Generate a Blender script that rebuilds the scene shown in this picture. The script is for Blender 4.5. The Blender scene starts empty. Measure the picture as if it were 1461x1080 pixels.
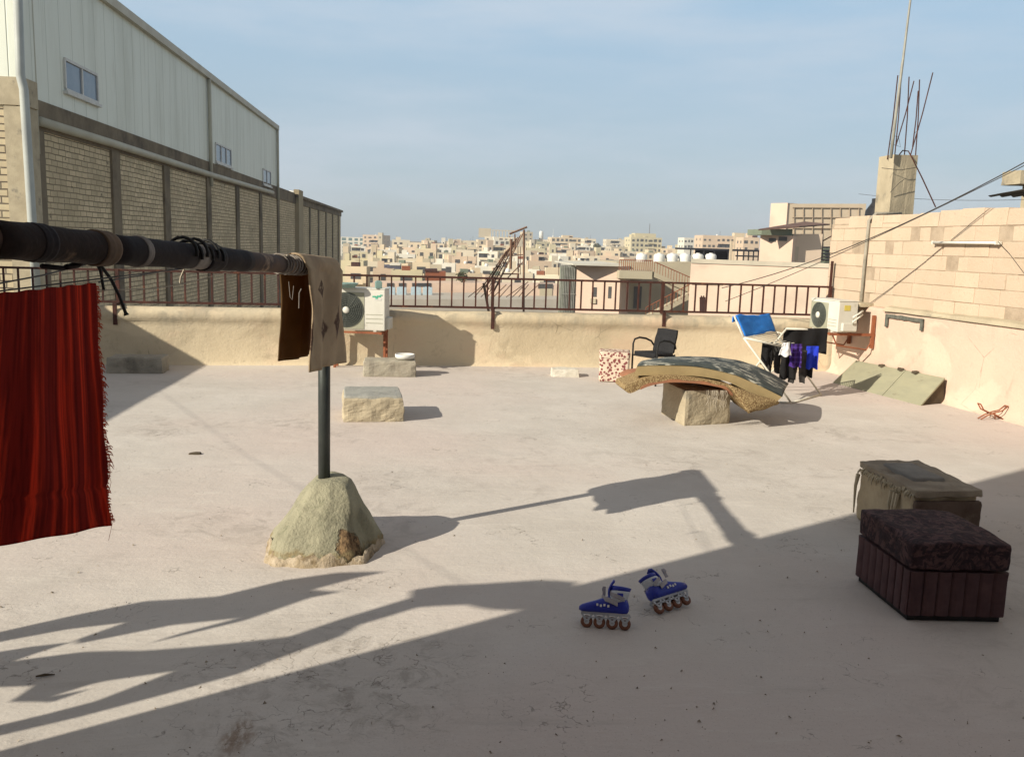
import bpy, bmesh, math, random
from mathutils import Vector, Matrix, noise
R = math.radians
rng = random.Random(11)
SC = bpy.context.scene
COL = SC.collection

# ------------------------------------------------------------------ camera model (photo is 1461 x 1080)
W, H, F, CH = 1461.0, 1080.0, 1250.0, 1.7
_th, _ps, _ro = R(8.73), R(5.7), R(1.72)
FW = Vector((math.sin(_ps)*math.cos(_th), math.cos(_ps)*math.cos(_th), -math.sin(_th)))
RT = Vector((math.cos(_ps), -math.sin(_ps), 0)); UP = RT.cross(FW)
IX = RT*math.cos(_ro) + UP*math.sin(_ro)
IY = RT*math.sin(_ro) - UP*math.cos(_ro)
EYE = Vector((0, 0, CH))
def ray(u, v): return FW + IX*((u-W/2)/F) + IY*((v-H/2)/F)
def G(u, v, z=0.0):
    d = ray(u, v); return EYE + d*((z-CH)/d.z)
def PY(u, v, y):
    d = ray(u, v); return EYE + d*(y/d.y)
def PX(u, v, x):
    d = ray(u, v); return EYE + d*(x/d.x)
LX, LY = 1.67, 0.965                     # sunlight travel per metre of fall
SUN = Vector((LX, LY, -1)).normalized()

# ------------------------------------------------------------------ materials
def rgb(*c):
    return (c[0], c[1], c[2], 1.0)
class NT:
    def __init__(s, name):
        s.m = bpy.data.materials.new(name); s.m.use_nodes = True
        s.t = s.m.node_tree; s.n = s.t.nodes; s.l = s.t.links
        s.b = s.n['Principled BSDF']
        s.co = s.n.new('ShaderNodeTexCoord').outputs['Object']
    def link(s, a, b): s.l.new(a, b)
    def put(s, sock, v):
        if hasattr(v, 'is_linked') or isinstance(v, bpy.types.NodeSocket): s.l.new(v, sock)
        else: sock.default_value = v
    def mapping(s, scale=(1, 1, 1), rot=(0, 0, 0), loc=(0, 0, 0), vec=None):
        n = s.n.new('ShaderNodeMapping'); s.l.new(vec or s.co, n.inputs['Vector'])
        n.inputs['Scale'].default_value = scale; n.inputs['Rotation'].default_value = rot; n.inputs['Location'].default_value = loc
        return n.outputs[0]
    def noise(s, scale, detail=6, rough=.6, vec=None, dist=0):
        n = s.n.new('ShaderNodeTexNoise'); s.l.new(vec or s.co, n.inputs['Vector'])
        n.inputs['Scale'].default_value = scale; n.inputs['Detail'].default_value = detail
        n.inputs['Roughness'].default_value = rough; n.inputs['Distortion'].default_value = dist
        return n.outputs['Fac']
    def voro(s, scale, vec=None, feature='F1', out='Distance'):
        n = s.n.new('ShaderNodeTexVoronoi'); n.feature = feature
        s.l.new(vec or s.co, n.inputs['Vector']); n.inputs['Scale'].default_value = scale
        return n.outputs[out]
    def wave(s, scale, direction='X', vec=None, dist=0, prof='SIN', dscale=1):
        n = s.n.new('ShaderNodeTexWave'); n.bands_direction = direction; n.wave_profile = prof
        s.l.new(vec or s.co, n.inputs['Vector']); n.inputs['Scale'].default_value = scale
        n.inputs['Distortion'].default_value = dist; n.inputs['Detail Scale'].default_value = dscale
        return n.outputs['Fac']
    def ramp(s, fac, lo, hi, a=0.0, b=1.0):
        n = s.n.new('ShaderNodeMapRange'); n.interpolation_type = 'SMOOTHSTEP'
        s.put(n.inputs['Value'], fac)
        n.inputs['From Min'].default_value = lo; n.inputs['From Max'].default_value = hi
        n.inputs['To Min'].default_value = a; n.inputs['To Max'].default_value = b
        return n.outputs[0]
    def math(s, op, a, b=0.0, c=0.0):
        n = s.n.new('ShaderNodeMath'); n.operation = op
        s.put(n.inputs[0], a); s.put(n.inputs[1], b); s.put(n.inputs[2], c)
        return n.outputs[0]
    def sep(s, vec=None):
        n = s.n.new('ShaderNodeSeparateXYZ'); s.l.new(vec or s.co, n.inputs[0]); return n.outputs
    def mix(s, fac, a, b):
        n = s.n.new('ShaderNodeMix'); n.data_type = 'RGBA'
        s.put(n.inputs['Factor'], fac)
        for i, v in ((6, a), (7, b)):
            if isinstance(v, tuple): n.inputs[i].default_value = v if len(v) == 4 else rgb(*v)
            else: s.l.new(v, n.inputs[i])
        return n.outputs[2]
    def bump(s, h, strength=.4, dist=.01, prev=None):
        n = s.n.new('ShaderNodeBump'); n.inputs['Strength'].default_value = strength; n.inputs['Distance'].default_value = dist
        s.l.new(h, n.inputs['Height'])
        if prev: s.l.new(prev, n.inputs['Normal'])
        return n.outputs[0]
    def done(s, col, rough=.85, normal=None, spec=.25, metal=0.0):
        s.put(s.b.inputs['Base Color'], rgb(*col) if isinstance(col, tuple) and len(col) == 3 else col)
        s.put(s.b.inputs['Roughness'], rough); s.b.inputs['Specular IOR Level'].default_value = spec
        s.b.inputs['Metallic'].default_value = metal
        if normal: s.l.new(normal, s.b.inputs['Normal'])
        return s.m
MATS = {}
def mat(name, c1, c2=None, scale=4, rough=.85, bump=.25, bscale=60, bdist=.004, c3=None, s3=1.2, lo3=.55, hi3=.72, spec=.25, metal=0, aniso=(1, 1, 1)):
    if name in MATS: return MATS[name]
    t = NT(name); c2 = c2 or tuple(x*.8 for x in c1)
    vec = t.mapping(aniso) if aniso != (1, 1, 1) else None
    col = t.mix(t.ramp(t.noise(scale, 8, .65, vec), .3, .7), c1, c2)
    if c3: col = t.mix(t.ramp(t.noise(s3, 7, .65, t.mapping(aniso, loc=(3.1, 7.7, 1.3))), lo3, hi3), col, c3)
    nrm = t.bump(t.noise(bscale, 5, .6), bump, bdist) if bump else None
    MATS[name] = t.done(col, rough, nrm, spec, metal); return MATS[name]

def mat_floor():
    t = NT('roof_screed')
    col = t.mix(t.ramp(t.noise(1.1, 8, .6), .35, .65), (.55, .515, .475), (.49, .455, .415))
    col = t.mix(t.ramp(t.noise(.33, 4, .5, t.mapping(loc=(5, 2, 0))), .42, .68), col, (.54, .47, .43))
    st = t.noise(5, 7, .7, t.mapping((.5, 2.2, 1), (0, 0, R(25))), 1.2)
    col = t.mix(t.ramp(st, .52, .74, 0, .45), col, (.61, .575, .525))
    ds = t.math('MULTIPLY', t.ramp(t.noise(.55, 5, .6, t.mapping(loc=(1.2, 9, 0))), .47, .66), t.ramp(t.noise(4.5, 9, .75, None, 1.5), .45, .62))
    col = t.mix(t.math('MULTIPLY', ds, .38), col, (.22, .19, .165))
    # scribbled scratches
    cr = t.voro(5.5, t.mapping((1, 1, .01)), 'DISTANCE_TO_EDGE')
    n1 = t.noise(2.4, 6, .6, t.mapping(loc=(8, 3, 0)))
    warp = t.n.new('ShaderNodeVectorMath'); warp.operation = 'ADD'
    wn = t.n.new('ShaderNodeTexNoise'); wn.inputs['Scale'].default_value = 3.5; wn.inputs['Detail'].default_value = 5
    t.l.new(t.co, wn.inputs['Vector']); t.l.new(t.co, warp.inputs[0]); t.l.new(wn.outputs['Color'], warp.inputs[1])
    cr = t.voro(4.2, warp.outputs[0], 'DISTANCE_TO_EDGE')
    g1_ = G(490, 965); vd = t.n.new('ShaderNodeVectorMath'); vd.operation = 'DISTANCE'; t.l.new(t.co, vd.inputs[0]); vd.inputs[1].default_value = g1_
    dn_ = t.math('ADD', vd.outputs['Value'], t.math('MULTIPLY', t.math('SUBTRACT', t.noise(2.5, 5, .6), .5), .9))
    near_ = t.ramp(dn_, .25, .75, 1, 0)
    col = t.mix(t.math('MULTIPLY', near_, t.ramp(t.noise(7, 8, .75, None, 1.0), .48, .64, 0, .5)), col, (.24, .21, .18))
    sc = t.math('MULTIPLY', t.math('MULTIPLY', t.ramp(cr, .0, .03, 1, 0), t.math('MAXIMUM', t.ramp(n1, .54, .62), near_)), t.ramp(t.noise(16, 4, .6), .42, .55))
    col = t.mix(t.math('MULTIPLY', sc, .7), col, (.15, .13, .11))
    sx_ = t.sep(); px_, py_ = G(338, 1052).x, G(338, 1052).y
    dd_ = t.math('ADD', t.math('SQRT', t.math('ADD', t.math('POWER', t.math('MULTIPLY', t.math('SUBTRACT', sx_[0], px_), 2.6), 2.0), t.math('POWER', t.math('SUBTRACT', sx_[1], py_), 2.0))), t.math('MULTIPLY', t.math('SUBTRACT', t.noise(9, 6, .7), .5), .22))
    col = t.mix(t.math('MULTIPLY', t.ramp(dd_, .05, .19, .75, 0), t.ramp(t.noise(26, 6, .65, t.mapping((1.6, .6, 1))), .3, .62)), col, (.20, .13, .08))
    sp = t.ramp(t.noise(130, 4, .65), .60, .70)
    col = t.mix(t.math('MULTIPLY', sp, .5), col, (.14, .12, .1))
    sp2 = t.ramp(t.noise(95, 3, .6, t.mapping(loc=(4, 4, 0))), .64, .72)
    col = t.mix(t.math('MULTIPLY', sp2, .6), col, (.66, .63, .58))
    gl_ = t.noise(3.2, 8, .75, t.mapping((.25, 1.6, 1), (0, 0, R(12)), (7, 3, 0)))
    col = t.mix(t.ramp(gl_, .55, .72, 0, .35), col, (.36, .325, .29))
    h = t.math('ADD', t.noise(38, 7, .65), t.math('MULTIPLY', st, 1.5))
    nb = t.bump(h, .45, .006)
    nb = t.bump(t.noise(3.0, 5, .5), .35, .03, nb)
    return t.done(col, t.ramp(st, .3, .7, .72, .9), nb, .3)

def mat_plaster(name, base, alt, grime, warm, ztop=.75):
    t = NT(name)
    col = t.mix(t.ramp(t.noise(1.3, 8, .6), .35, .68), base, alt)
    col = t.mix(t.ramp(t.noise(.9, 6, .6, t.mapping((1, 1, 1.6), loc=(4, 1, 2))), .48, .66, 0, .75), col, warm)
    z = t.sep()[2]
    streak = t.noise(2.6, 8, .7, t.mapping((1.6, 1.6, .18)))
    up = t.ramp(t.math('ADD', z, t.math('MULTIPLY', t.noise(2.2, 5), .5)), ztop*.95, ztop*1.35)
    col = t.mix(t.math('MULTIPLY', t.math('MULTIPLY', up, t.ramp(streak, .4, .62)), .75), col, grime)
    pat = t.ramp(t.noise(.75, 4, .5, t.mapping((1, 1, 1.8), loc=(7, 3, 4)), .6), .50, .535, 0, .45)
    col = t.mix(pat, col, tuple(min(.8, x*1.18) for x in base))
    stn = t.ramp(t.noise(2.2, 9, .75, t.mapping((1, 1, .8), loc=(1, 6, 2)), .6), .56, .70, 0, .6)
    col = t.mix(stn, col, tuple(x*.72 for x in alt))
    ck = t.voro(1.1, t.mapping((1, 1, .8), (R(20), R(30), 0)), 'DISTANCE_TO_EDGE')
    ckm = t.math('MULTIPLY', t.ramp(ck, .0, .006, 1, 0), t.ramp(t.noise(1.6, 4, .6, t.mapping(loc=(9, 9, 9))), .5, .6))
    col = t.mix(t.math('MULTIPLY', ckm, .7), col, tuple(x*.35 for x in base))
    bl = t.ramp(t.noise(6, 9, .75, t.mapping(loc=(2, 2, 9)), .8), .58, .70, 0, .55)
    col = t.mix(bl, col, tuple(x*.62 for x in base))
    nb = t.bump(t.noise(26, 8, .7), .6, .012)
    nb = t.bump(t.noise(2.2, 5, .55), .5, .035, nb)
    return t.done(col, .88, nb, .2)

def mat_brick(name, c1, c2, mortar, sx, sz, bw, bh, axis='Y', ms=.012):
    t = NT(name)
    s = t.sep(); n = t.n.new('ShaderNodeCombineXYZ')
    t.l.new(s[1 if axis == 'Y' else 0], n.inputs[0]); t.l.new(s[2], n.inputs[1])
    b = t.n.new('ShaderNodeTexBrick'); t.l.new(n.outputs[0], b.inputs['Vector'])
    b.inputs['Scale'].default_value = 1; b.inputs['Brick Width'].default_value = bw; b.inputs['Row Height'].default_value = bh
    b.inputs['Mortar Size'].default_value = ms; b.inputs['Mortar Smooth'].default_value = .3; b.offset_frequency = 2; b.squash = .8; b.squash_frequency = 3
    wv = t.n.new('ShaderNodeTexNoise'); wv.inputs['Scale'].default_value = 1.1; wv.inputs['Detail'].default_value = 4; t.l.new(t.co, wv.inputs['Vector'])
    wm = t.n.new('ShaderNodeMix'); wm.data_type = 'RGBA'; wm.blend_type = 'LINEAR_LIGHT'; wm.inputs[0].default_value = .03; t.l.new(n.outputs[0], wm.inputs[6]); t.l.new(wv.outputs['Color'], wm.inputs[7]); t.l.new(wm.outputs[2], b.inputs['Vector'])
    b.inputs['Color1'].default_value = rgb(*c1); b.inputs['Color2'].default_value = rgb(*c2); b.inputs['Mortar'].default_value = rgb(*mortar)
    col = t.mix(t.ramp(t.noise(.35, 6, .65), .42, .7, 0, .6), b.outputs['Color'], tuple(x*.7 for x in c2))
    col = t.mix(t.ramp(t.noise(5, 6, .7), .6, .72, 0, .4), col, tuple(x*.55 for x in c2))
    col = t.mix(t.ramp(t.noise(.9, 6, .75, t.mapping((1, 1, 1.4), loc=(5, 5, 1))), .55, .64, 0, .55), col, (.52, .44, .31))
    col = t.mix(t.ramp(t.noise(2.4, 3, .6, t.mapping(loc=(1, 8, 8))), .66, .70, 0, .8), col, (.10, .085, .06))
    nb = t.bump(t.math('SUBTRACT', t.math('MULTIPLY', t.noise(9, 5), .35), b.outputs['Fac']), .8, .03)
    return t.done(col, .92, nb, .15)

def mat_weave(name, c1, c2, scale, c3=None):
    t = NT(name)
    v = t.voro(scale, t.mapping((1, 1, .7), (R(8), R(20), 0)))
    col = t.mix(t.ramp(v, .28, .62), c1, c2)
    if c3: col = t.mix(t.ramp(t.noise(5, 4, .5), .5, .65), col, c3)
    return t.done(col, .95, t.bump(v, -.5, .005), .1)

M_FLOOR = mat_floor()
M_BACK = mat_plaster('parapet_plaster', (.57, .485, .345), (.49, .41, .285), (.31, .285, .225), (.575, .43, .305), .75)
M_RIGHT = mat_plaster('wall_plaster', (.59, .45, .355), (.52, .395, .315), (.42, .36, .29), (.61, .42, .335), 1.0)
M_CONC = mat('rough_concrete', (.36, .33, .27), (.25, .23, .19), 3.5, .92, .7, 45, .012, (.16, .145, .12), 2.2)
M_CONC_Y = mat('yellow_concrete', (.45, .39, .28), (.35, .3, .215), 3, .92, .6, 40, .01, (.22, .2, .16), 2.6, .56, .7)
M_FOOT = mat('green_grey_cement', (.36, .36, .27), (.29, .30, .23), 4.5, .92, .7, 38, .012, (.20, .20, .155), 5, .56, .68)
M_STEEL = mat('rusty_red_steel', (.075, .027, .020), (.04, .018, .014), 9, .7, .3, 80, .002, (.16, .06, .03), 5)
M_RUST = mat('orange_rust_steel', (.30, .105, .05), (.20, .07, .035), 8, .8, .3, 70, .002, (.12, .04, .025), 5)
M_PIPE = mat('grey_green_steel_pipe', (.055, .065, .06), (.035, .04, .042), 7, .45, .2, 60, .002, (.12, .1, .08), 4, .6, .72, .5, .3)
M_BLACKTAPE = mat('black_tape', (.014, .011, .013), (.024, .018, .018), 9, .75, .5, 40, .005, (.10, .06, .04), 4, .57, .68, .12)
M_DUSTPIPE = mat('dusty_dark_pipe', (.036, .022, .017), (.016, .011, .010), 5, .8, .6, 50, .005, (.20, .13, .08), 3.2, .53, .64, .12)
M_GREYWRAP = mat('grey_wrap', (.25, .22, .19), (.14, .12, .11), 12, .7, .4, 50, .004)
M_STRING = mat('pale_string', (.42, .37, .3), (.3, .26, .2), 20, .9, 0)
M_BLACK = mat('black_rubber', (.012, .012, .013), (.02, .02, .02), 8, .6, .1)
M_WHITEPLASTIC = mat('white_enamel', (.62, .61, .55), (.55, .54, .48), 3, .5, .1, 30, .001, (.42, .4, .33), 3, .6, .75, .4)
M_GRILLPANEL = mat('grey_beige_panel', (.33, .33, .25), (.28, .28, .21), 5, .6, .1)
M_GRILL = mat('dark_grille_wire', (.10, .11, .095), (.075, .085, .075), 8, .5, 0)
M_FANDARK = mat('dark_fan_cavity', (.04, .045, .04), (.055, .06, .055), 8, .6, 0)
M_GREEN = mat('green_sticker', (.05, .32, .2), (.1, .45, .32), 60, .5, 0)
M_YELLOW = mat('yellow_sticker', (.6, .5, .12), (.5, .42, .1), 30, .5, 0)
M_STICKW = mat('pale_sticker', (.6, .6, .56), (.5, .5, .47), 40, .5, 0)
M_TEALGLASS = mat('pale_teal_glass', (.24, .36, .33), (.18, .28, .26), 20, .25, 0, spec=.5)
M_PADTOP = mat('cement_pad', (.38, .35, .28), (.29, .26, .21), 4, .92, .6, 40, .01, (.2, .17, .13), 3)
M_WOOD = mat('grey_green_board', (.32, .31, .215), (.27, .265, .19), 3, .8, .3, 60, .003, (.2, .185, .13), 4, .6, .72, .2, 0, (1, 1, 3))
M_BOARDEDGE = mat('dark_board_edge', (.1, .075, .05), (.06, .05, .035), 8, .9, .3)
M_WHITECEM = mat('white_lime', (.62, .59, .52), (.5, .47, .4), 12, .9, .4, 60, .004)
M_GREYPAINT = mat('dark_grey_paint', (.07, .075, .065), (.15, .15, .125), 14, .9, .2)
M_BLACKFAB = mat('black_cloth', (.008, .008, .009), (.014, .013, .014), 8, .95, .3, 200, .002)
M_CHAIR = mat('black_mesh_fabric', (.011, .011, .013), (.02, .02, .022), 30, .8, .3, 300, .002)
M_TOWEL = mat('blue_towel', (.03, .22, .68), (.02, .16, .56), 5, .95, .5, 220, .004)
M_WHITECLOTH = mat('white_cloth', (.68, .68, .7), (.6, .6, .63), 5, .95, .2, 200, .002)
M_GREYJEAN = mat('faded_grey_denim', (.05, .047, .044), (.02, .02, .02), 10, .95, .3, 200, .002)
M_BLUECLOTH = mat('bright_blue_cloth', (.02, .05, .55), (.015, .03, .4), 6, .95, .2, 200, .002)
M_TANK = mat('white_water_tank', (.7, .7, .67), (.6, .6, .57), 3, .5, 0)
M_BTANK = mat('pale_blue_tank', (.42, .52, .58), (.36, .46, .52), 3, .6, 0)
M_BLKTANK = mat('black_plastic_tank', (.02, .02, .022), (.03, .03, .033), 3, .5, 0)
M_WIRE = mat('black_wire', (.03, .028, .03), (.05, .045, .04), 8, .6, 0)
M_WINDOW = mat('dark_window_glass', (.05, .05, .055), (.085, .08, .075), .9, .35, 0, spec=.5)
M_BLUEGLASS = mat('blue_grey_glass', (.1, .15, .22), (.16, .2, .26), 1.5, .15, 0, spec=.6)
M_FRAME = mat('white_window_frame', (.6, .6, .58), (.5, .5, .48), 4, .5, 0)
M_LAMP = mat('white_lamp_batten', (.7, .68, .6), (.6, .57, .5), 4, .5, .05)

# ------------------------------------------------------------------ mesh builder
class MB:
    def __init__(s): s.v = []; s.f = []; s.m = []
    def add(s, vs, fs, mi=0):
        o = len(s.v); s.v += [Vector(p) for p in vs]
        for f in fs: s.f.append([i+o for i in f]); s.m.append(mi)
        return s
    def hexa(s, p, mi=0):   # 4 bottom ccw, 4 top ccw
        return s.add(p, [(3, 2, 1, 0), (4, 5, 6, 7), (0, 1, 5, 4), (1, 2, 6, 5), (2, 3, 7, 6), (3, 0, 4, 7)], mi)
    def box(s, c, d, rz=0.0, mi=0, M=None):
        a, b, h = d[0]/2, d[1]/2, d[2]/2
        q = [(-a, -b, -h), (a, -b, -h), (a, b, -h), (-a, b, -h), (-a, -b, h), (a, -b, h), (a, b, h), (-a, b, h)]
        rot = M or Matrix.Rotation(rz, 3, 'Z')
        return s.hexa([Vector(c) + rot @ Vector(x) for x in q], mi)
    def span(s, x0, x1, y0, y1, z0, z1, mi=0):
        return s.box(((x0+x1)/2, (y0+y1)/2, (z0+z1)/2), (x1-x0, y1-y0, z1-z0), 0, mi)
    def tube(s, pts, r, n=8, mi=0, cap=True):
        pts = [Vector(p) for p in pts]; rs = r if isinstance(r, (list, tuple)) else [r]*len(pts)
        rings = []; ref = None
        for i, p in enumerate(pts):
            t = (pts[min(i+1, len(pts)-1)] - pts[max(i-1, 0)])
            if t.length < 1e-9: t = Vector((0, 0, 1))
            t.normalize()
            if ref is None: ref = Vector((0, 0, 1)) if abs(t.z) < .9 else Vector((1, 0, 0))
            a = t.cross(ref)
            if a.length < 1e-4: a = t.cross(Vector((0.3, 1, .2)))
            a.normalize(); b = t.cross(a); ref = b.cross(t) if False else -b if False else ref
            rings.append([p + (a*math.cos(2*math.pi*k/n) + b*math.sin(2*math.pi*k/n))*rs[i] for k in range(n)])
        o = len(s.v); s.v += [q for g in rings for q in g]
        for i in range(len(rings)-1):
            for k in range(n):
                s.f.append([o+i*n+k, o+i*n+(k+1) % n, o+(i+1)*n+(k+1) % n, o+(i+1)*n+k]); s.m.append(mi)
        if cap:
            s.f.append([o+k for k in range(n)][::-1]); s.m.append(mi)
            s.f.append([o+(len(rings)-1)*n+k for k in range(n)]); s.m.append(mi)
        return s
    def loft(s, rings, mi=0, cap=True):
        n = len(rings[0]); o = len(s.v); s.v += [Vector(q) for g in rings for q in g]
        for i in range(len(rings)-1):
            for k in range(n):
                s.f.append([o+i*n+k, o+i*n+(k+1) % n, o+(i+1)*n+(k+1) % n, o+(i+1)*n+k]); s.m.append(mi)
        if cap:
            s.f.append([o+k for k in range(n)][::-1]); s.m.append(mi)
            s.f.append([o+(len(rings)-1)*n+k for k in range(n)]); s.m.append(mi)
        return s
    def lathe(s, c, prof, n=20, axis='Z', mi=0):
        c = Vector(c); rings = []
        for r, h in prof:
            g = []
            for k in range(n):
                a = 2*math.pi*k/n; x, y = r*math.cos(a), r*math.sin(a)
                g.append(c + (Vector((x, y, h)) if axis == 'Z' else Vector((x, h, y)) if axis == 'Y' else Vector((h, x, y))))
            rings.append(g)
        return s.loft(rings, mi)
    def grid(s, fn, nu, nv, mi=0):
        o = len(s.v)
        for j in range(nv+1):
            for i in range(nu+1): s.v.append(Vector(fn(i/nu, j/nv)))
        for j in range(nv):
            for i in range(nu):
                a = o+j*(nu+1)+i; s.f.append([a, a+1, a+nu+2, a+nu+1]); s.m.append(mi)
        return s
    def prism(s, poly, y0, y1, mi=0):     # (x,z) polygon extruded in y
        n = len(poly); vs = [(x, y0, z) for x, z in poly] + [(x, y1, z) for x, z in poly]
        fs = [tuple(range(n)), tuple(range(2*n-1, n-1, -1))] + [(i+n, (i+1) % n+n, (i+1) % n, i) for i in range(n)]
        return s.add(vs, fs, mi)
    def rough(s, p8, n=10, amp=.01, scale=6, smooth=2, seed=0.0, mi=0):
        bm = bmesh.new(); vs = [bm.verts.new(p) for p in p8]
        for f in [(3, 2, 1, 0), (4, 5, 6, 7), (0, 1, 5, 4), (1, 2, 6, 5), (2, 3, 7, 6), (3, 0, 4, 7)]: bm.faces.new([vs[i] for i in f])
        bmesh.ops.subdivide_edges(bm, edges=bm.edges[:], cuts=n, use_grid_fill=True)
        for _ in range(smooth): bmesh.ops.smooth_vert(bm, verts=bm.verts[:], factor=.5, use_axis_x=True, use_axis_y=True, use_axis_z=True)
        bm.normal_update()
        for v in bm.verts:
            q = v.co*scale + Vector((seed, seed*1.7, 0))
            v.co += v.normal*(amp*(noise.noise(q) + .5*noise.noise(q*2.3) + .3*noise.noise(q*5.1)))
        bm.verts.index_update(); o = len(s.v); s.v += [v.co.copy() for v in bm.verts]
        for f in bm.faces: s.f.append([v.index+o for v in f.verts]); s.m.append(mi)
        bm.free(); return s
    def build(s, name, mats, parent=None, smooth=False, bevel=0.0, solid=0.0, origin=None, local=False, recalc=True):
        mats = mats if isinstance(mats, list) else [mats]
        me = bpy.data.meshes.new(name)
        if parent is not None:
            off = Vector((0, 0, 0)) if local else world_loc(parent)
        elif origin is not None: off = Vector(origin)
        else:
            xs = [p.x for p in s.v]; ys = [p.y for p in s.v]; zs = [p.z for p in s.v]
            off = Vector(((min(xs)+max(xs))/2, (min(ys)+max(ys))/2, min(zs)))
        me.from_pydata([p-off for p in s.v], [], s.f)
        for m in mats: me.materials.append(m)
        me.polygons.foreach_set('material_index', s.m)
        if recalc:
            bm = bmesh.new(); bm.from_mesh(me); bmesh.ops.recalc_face_normals(bm, faces=bm.faces[:]); bm.to_mesh(me); bm.free()
        if smooth: me.polygons.foreach_set('use_smooth', [True]*len(me.polygons))
        me.update()
        o = bpy.data.objects.new(name, me); COL.objects.link(o)
        if parent is not None:
            o.parent = parent
        else: o.location = off
        if parent is not None and not local: pass
        if solid:
            q = o.modifiers.new('thickness', 'SOLIDIFY'); q.thickness = solid; q.offset = 0
        if bevel:
            q = o.modifiers.new('bevel', 'BEVEL'); q.width = bevel; q.segments = 2; q.limit_method = 'ANGLE'
        return o
WL = {}
def world_loc(o): return WL.get(o.name, Vector((0, 0, 0)))
def tag(o, label=None, cat=None, group=None, kind=None):
    if label: o['label'] = label
    if cat: o['category'] = cat
    if group: o['group'] = group
    if kind or cat: o['kind'] = kind or 'thing'
    return o
def thing(name, label, cat, loc, rz=0.0, group=None):
    o = bpy.data.objects.new(name, None); COL.objects.link(o); o.location = loc; o.rotation_euler = (0, 0, rz)
    o.empty_display_size = .1
    WL[o.name] = Vector(loc) if rz == 0 else Vector((0, 0, 0))
    return tag(o, label, cat, group)
def struct(o): o['kind'] = 'structure'; return o
def part_loc(o, parent): WL[o.name] = world_loc(parent); return o
def inst(src, parent, loc, scale=(1, 1, 1), rz=0.0):
    c = src.copy(); COL.objects.link(c); c.parent = parent; c.location = loc; c.scale = scale; c.rotation_euler = (0, 0, rz)
    return c

# ------------------------------------------------------------------ setting: ground, rooftop floor
def tz(y):
    pts = [(-3000, -13), (100, -13), (170, -15), (420, -14), (560, -11), (720, -12), (1000, -6), (1600, -4), (9000, -4)]
    for (a, b), (c, d) in zip(pts, pts[1:]):
        if a <= y <= c: return b + (d-b)*(y-a)/(c-a)
    return -4
ys = [-3000, -300, 0, 60, 100, 135, 170, 250, 340, 420, 490, 560, 640, 720, 860, 1000, 1300, 1600, 3000, 9000]
mb = MB(); mb.grid(lambda a, b: ((a-.5)*9000, ys[round(b*(len(ys)-1))], tz(ys[round(b*(len(ys)-1))])), 8, len(ys)-1)
struct(mb.build('ground', mat('dusty_ground', (.3, .26, .2), (.22, .2, .15), .05, .95, 0), origin=(0, 0, 0)))
mb = MB(); mb.span(-6.75, 7.4, -7.2, 12.4, -12.9, -.012)
struct(mb.build('rooftop_slab', M_CONC, origin=(0, 0, 0)))
mb = MB(); mb.grid(lambda a, b: (-6.75+14.1*a, -7.2+19.6*b, .004*noise.noise(Vector((a*9, b*14, 0)))), 60, 90)
struct(mb.build('floor', M_FLOOR, smooth=True, origin=(0, 0, 0)))

# ------------------------------------------------------------------ back parapet and railing
def wy(x):
    pts = [(-7, 11.45), (-3.9, 11.7), (.4, 12.12), (4, 12.22), (6.4, 12.16)]
    for (a, b), (c, d) in zip(pts, pts[1:]):
        if a <= x <= c: return b + (d-b)*(x-a)/(c-a)
    return 12.15
PROF = [(-.05, -.02), (-.012, .02), (0, .05), (.004, .25), (.006, .5), (.0, .575), (-.02, .60), (-.024, .66), (-.01, .705), (.03, .735), (.09, .75), (.16, .755), (.19, .74), (.2, .68), (.2, .3), (.2, -1.0)]
mb = MB(); xs = [-6.74+i*12.78/150 for i in range(151)]
for i, x in enumerate(xs):
    for k, (dy, z) in enumerate(PROF):
        n1 = noise.noise(Vector((x*1.3, z*3, 1))); n2 = noise.noise(Vector((x*6, z*9, 4)))
        lip = -.012*max(0, noise.noise(Vector((x*.9, 3, 0)))) if .58 < z < .72 else 0
        mb.v.append(Vector((x, wy(x)+dy+.010*n1+.004*n2+lip, z + (.012*noise.noise(Vector((x*1.7, 9, 2)))+.004*n2 if z > .55 else 0))))
np_ = len(PROF)
for i in range(len(xs)-1):
    for k in range(np_-1):
        mb.f.append([i*np_+k, (i+1)*np_+k, (i+1)*np_+k+1, i*np_+k+1]); mb.m.append(0)
tag(mb.build('parapet_wall', M_BACK, smooth=True, origin=(0, 12, 0)), 'low beige plastered parapet wall along the back of the roof', 'wall')

rail = thing('railing', 'rusty brown steel railing standing on the back parapet wall', 'railing', (0, 12.3, .75))
def ry(x): return wy(x)+.13
mb = MB(); mb2 = MB(); RX0, RX1 = -6.7, 5.86
xs = [RX0+i*(RX1-RX0)/24 for i in range(25)]
for a, b in zip(xs, xs[1:]):
    for m_, z in ((mb, 1.215), (mb2, .805)):
        p = [(a, ry(a)), (b, ry(b))]
        m_.hexa([(p[0][0], p[0][1]-.02, z-.014), (p[1][0], p[1][1]-.02, z-.014), (p[1][0], p[1][1]+.02, z-.014), (p[0][0], p[0][1]+.02, z-.014),
                 (p[0][0], p[0][1]-.02, z+.014), (p[1][0], p[1][1]-.02, z+.014), (p[1][0], p[1][1]+.02, z+.014), (p[0][0], p[0][1]+.02, z+.014)])
mb.build('top_rail', M_STEEL, rail); mb2.build('bottom_rail', M_STEEL, rail)
postx = [PY(168, 420, 11.8).x, PY(703, 420, 12.25).x, PY(945, 440, 12.3).x, 5.84]
x = RX0+.03; k = 0
while x < RX1-.05:
    if all(abs(x-q) > .05 for q in postx):
        mb = MB(); mb.box((x, ry(x), 1.01), (.021, .021, .384), .05*rng.uniform(-1, 1)); mb.build('baluster', M_STEEL, rail)
    x += .167+rng.uniform(-.004, .004)
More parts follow.
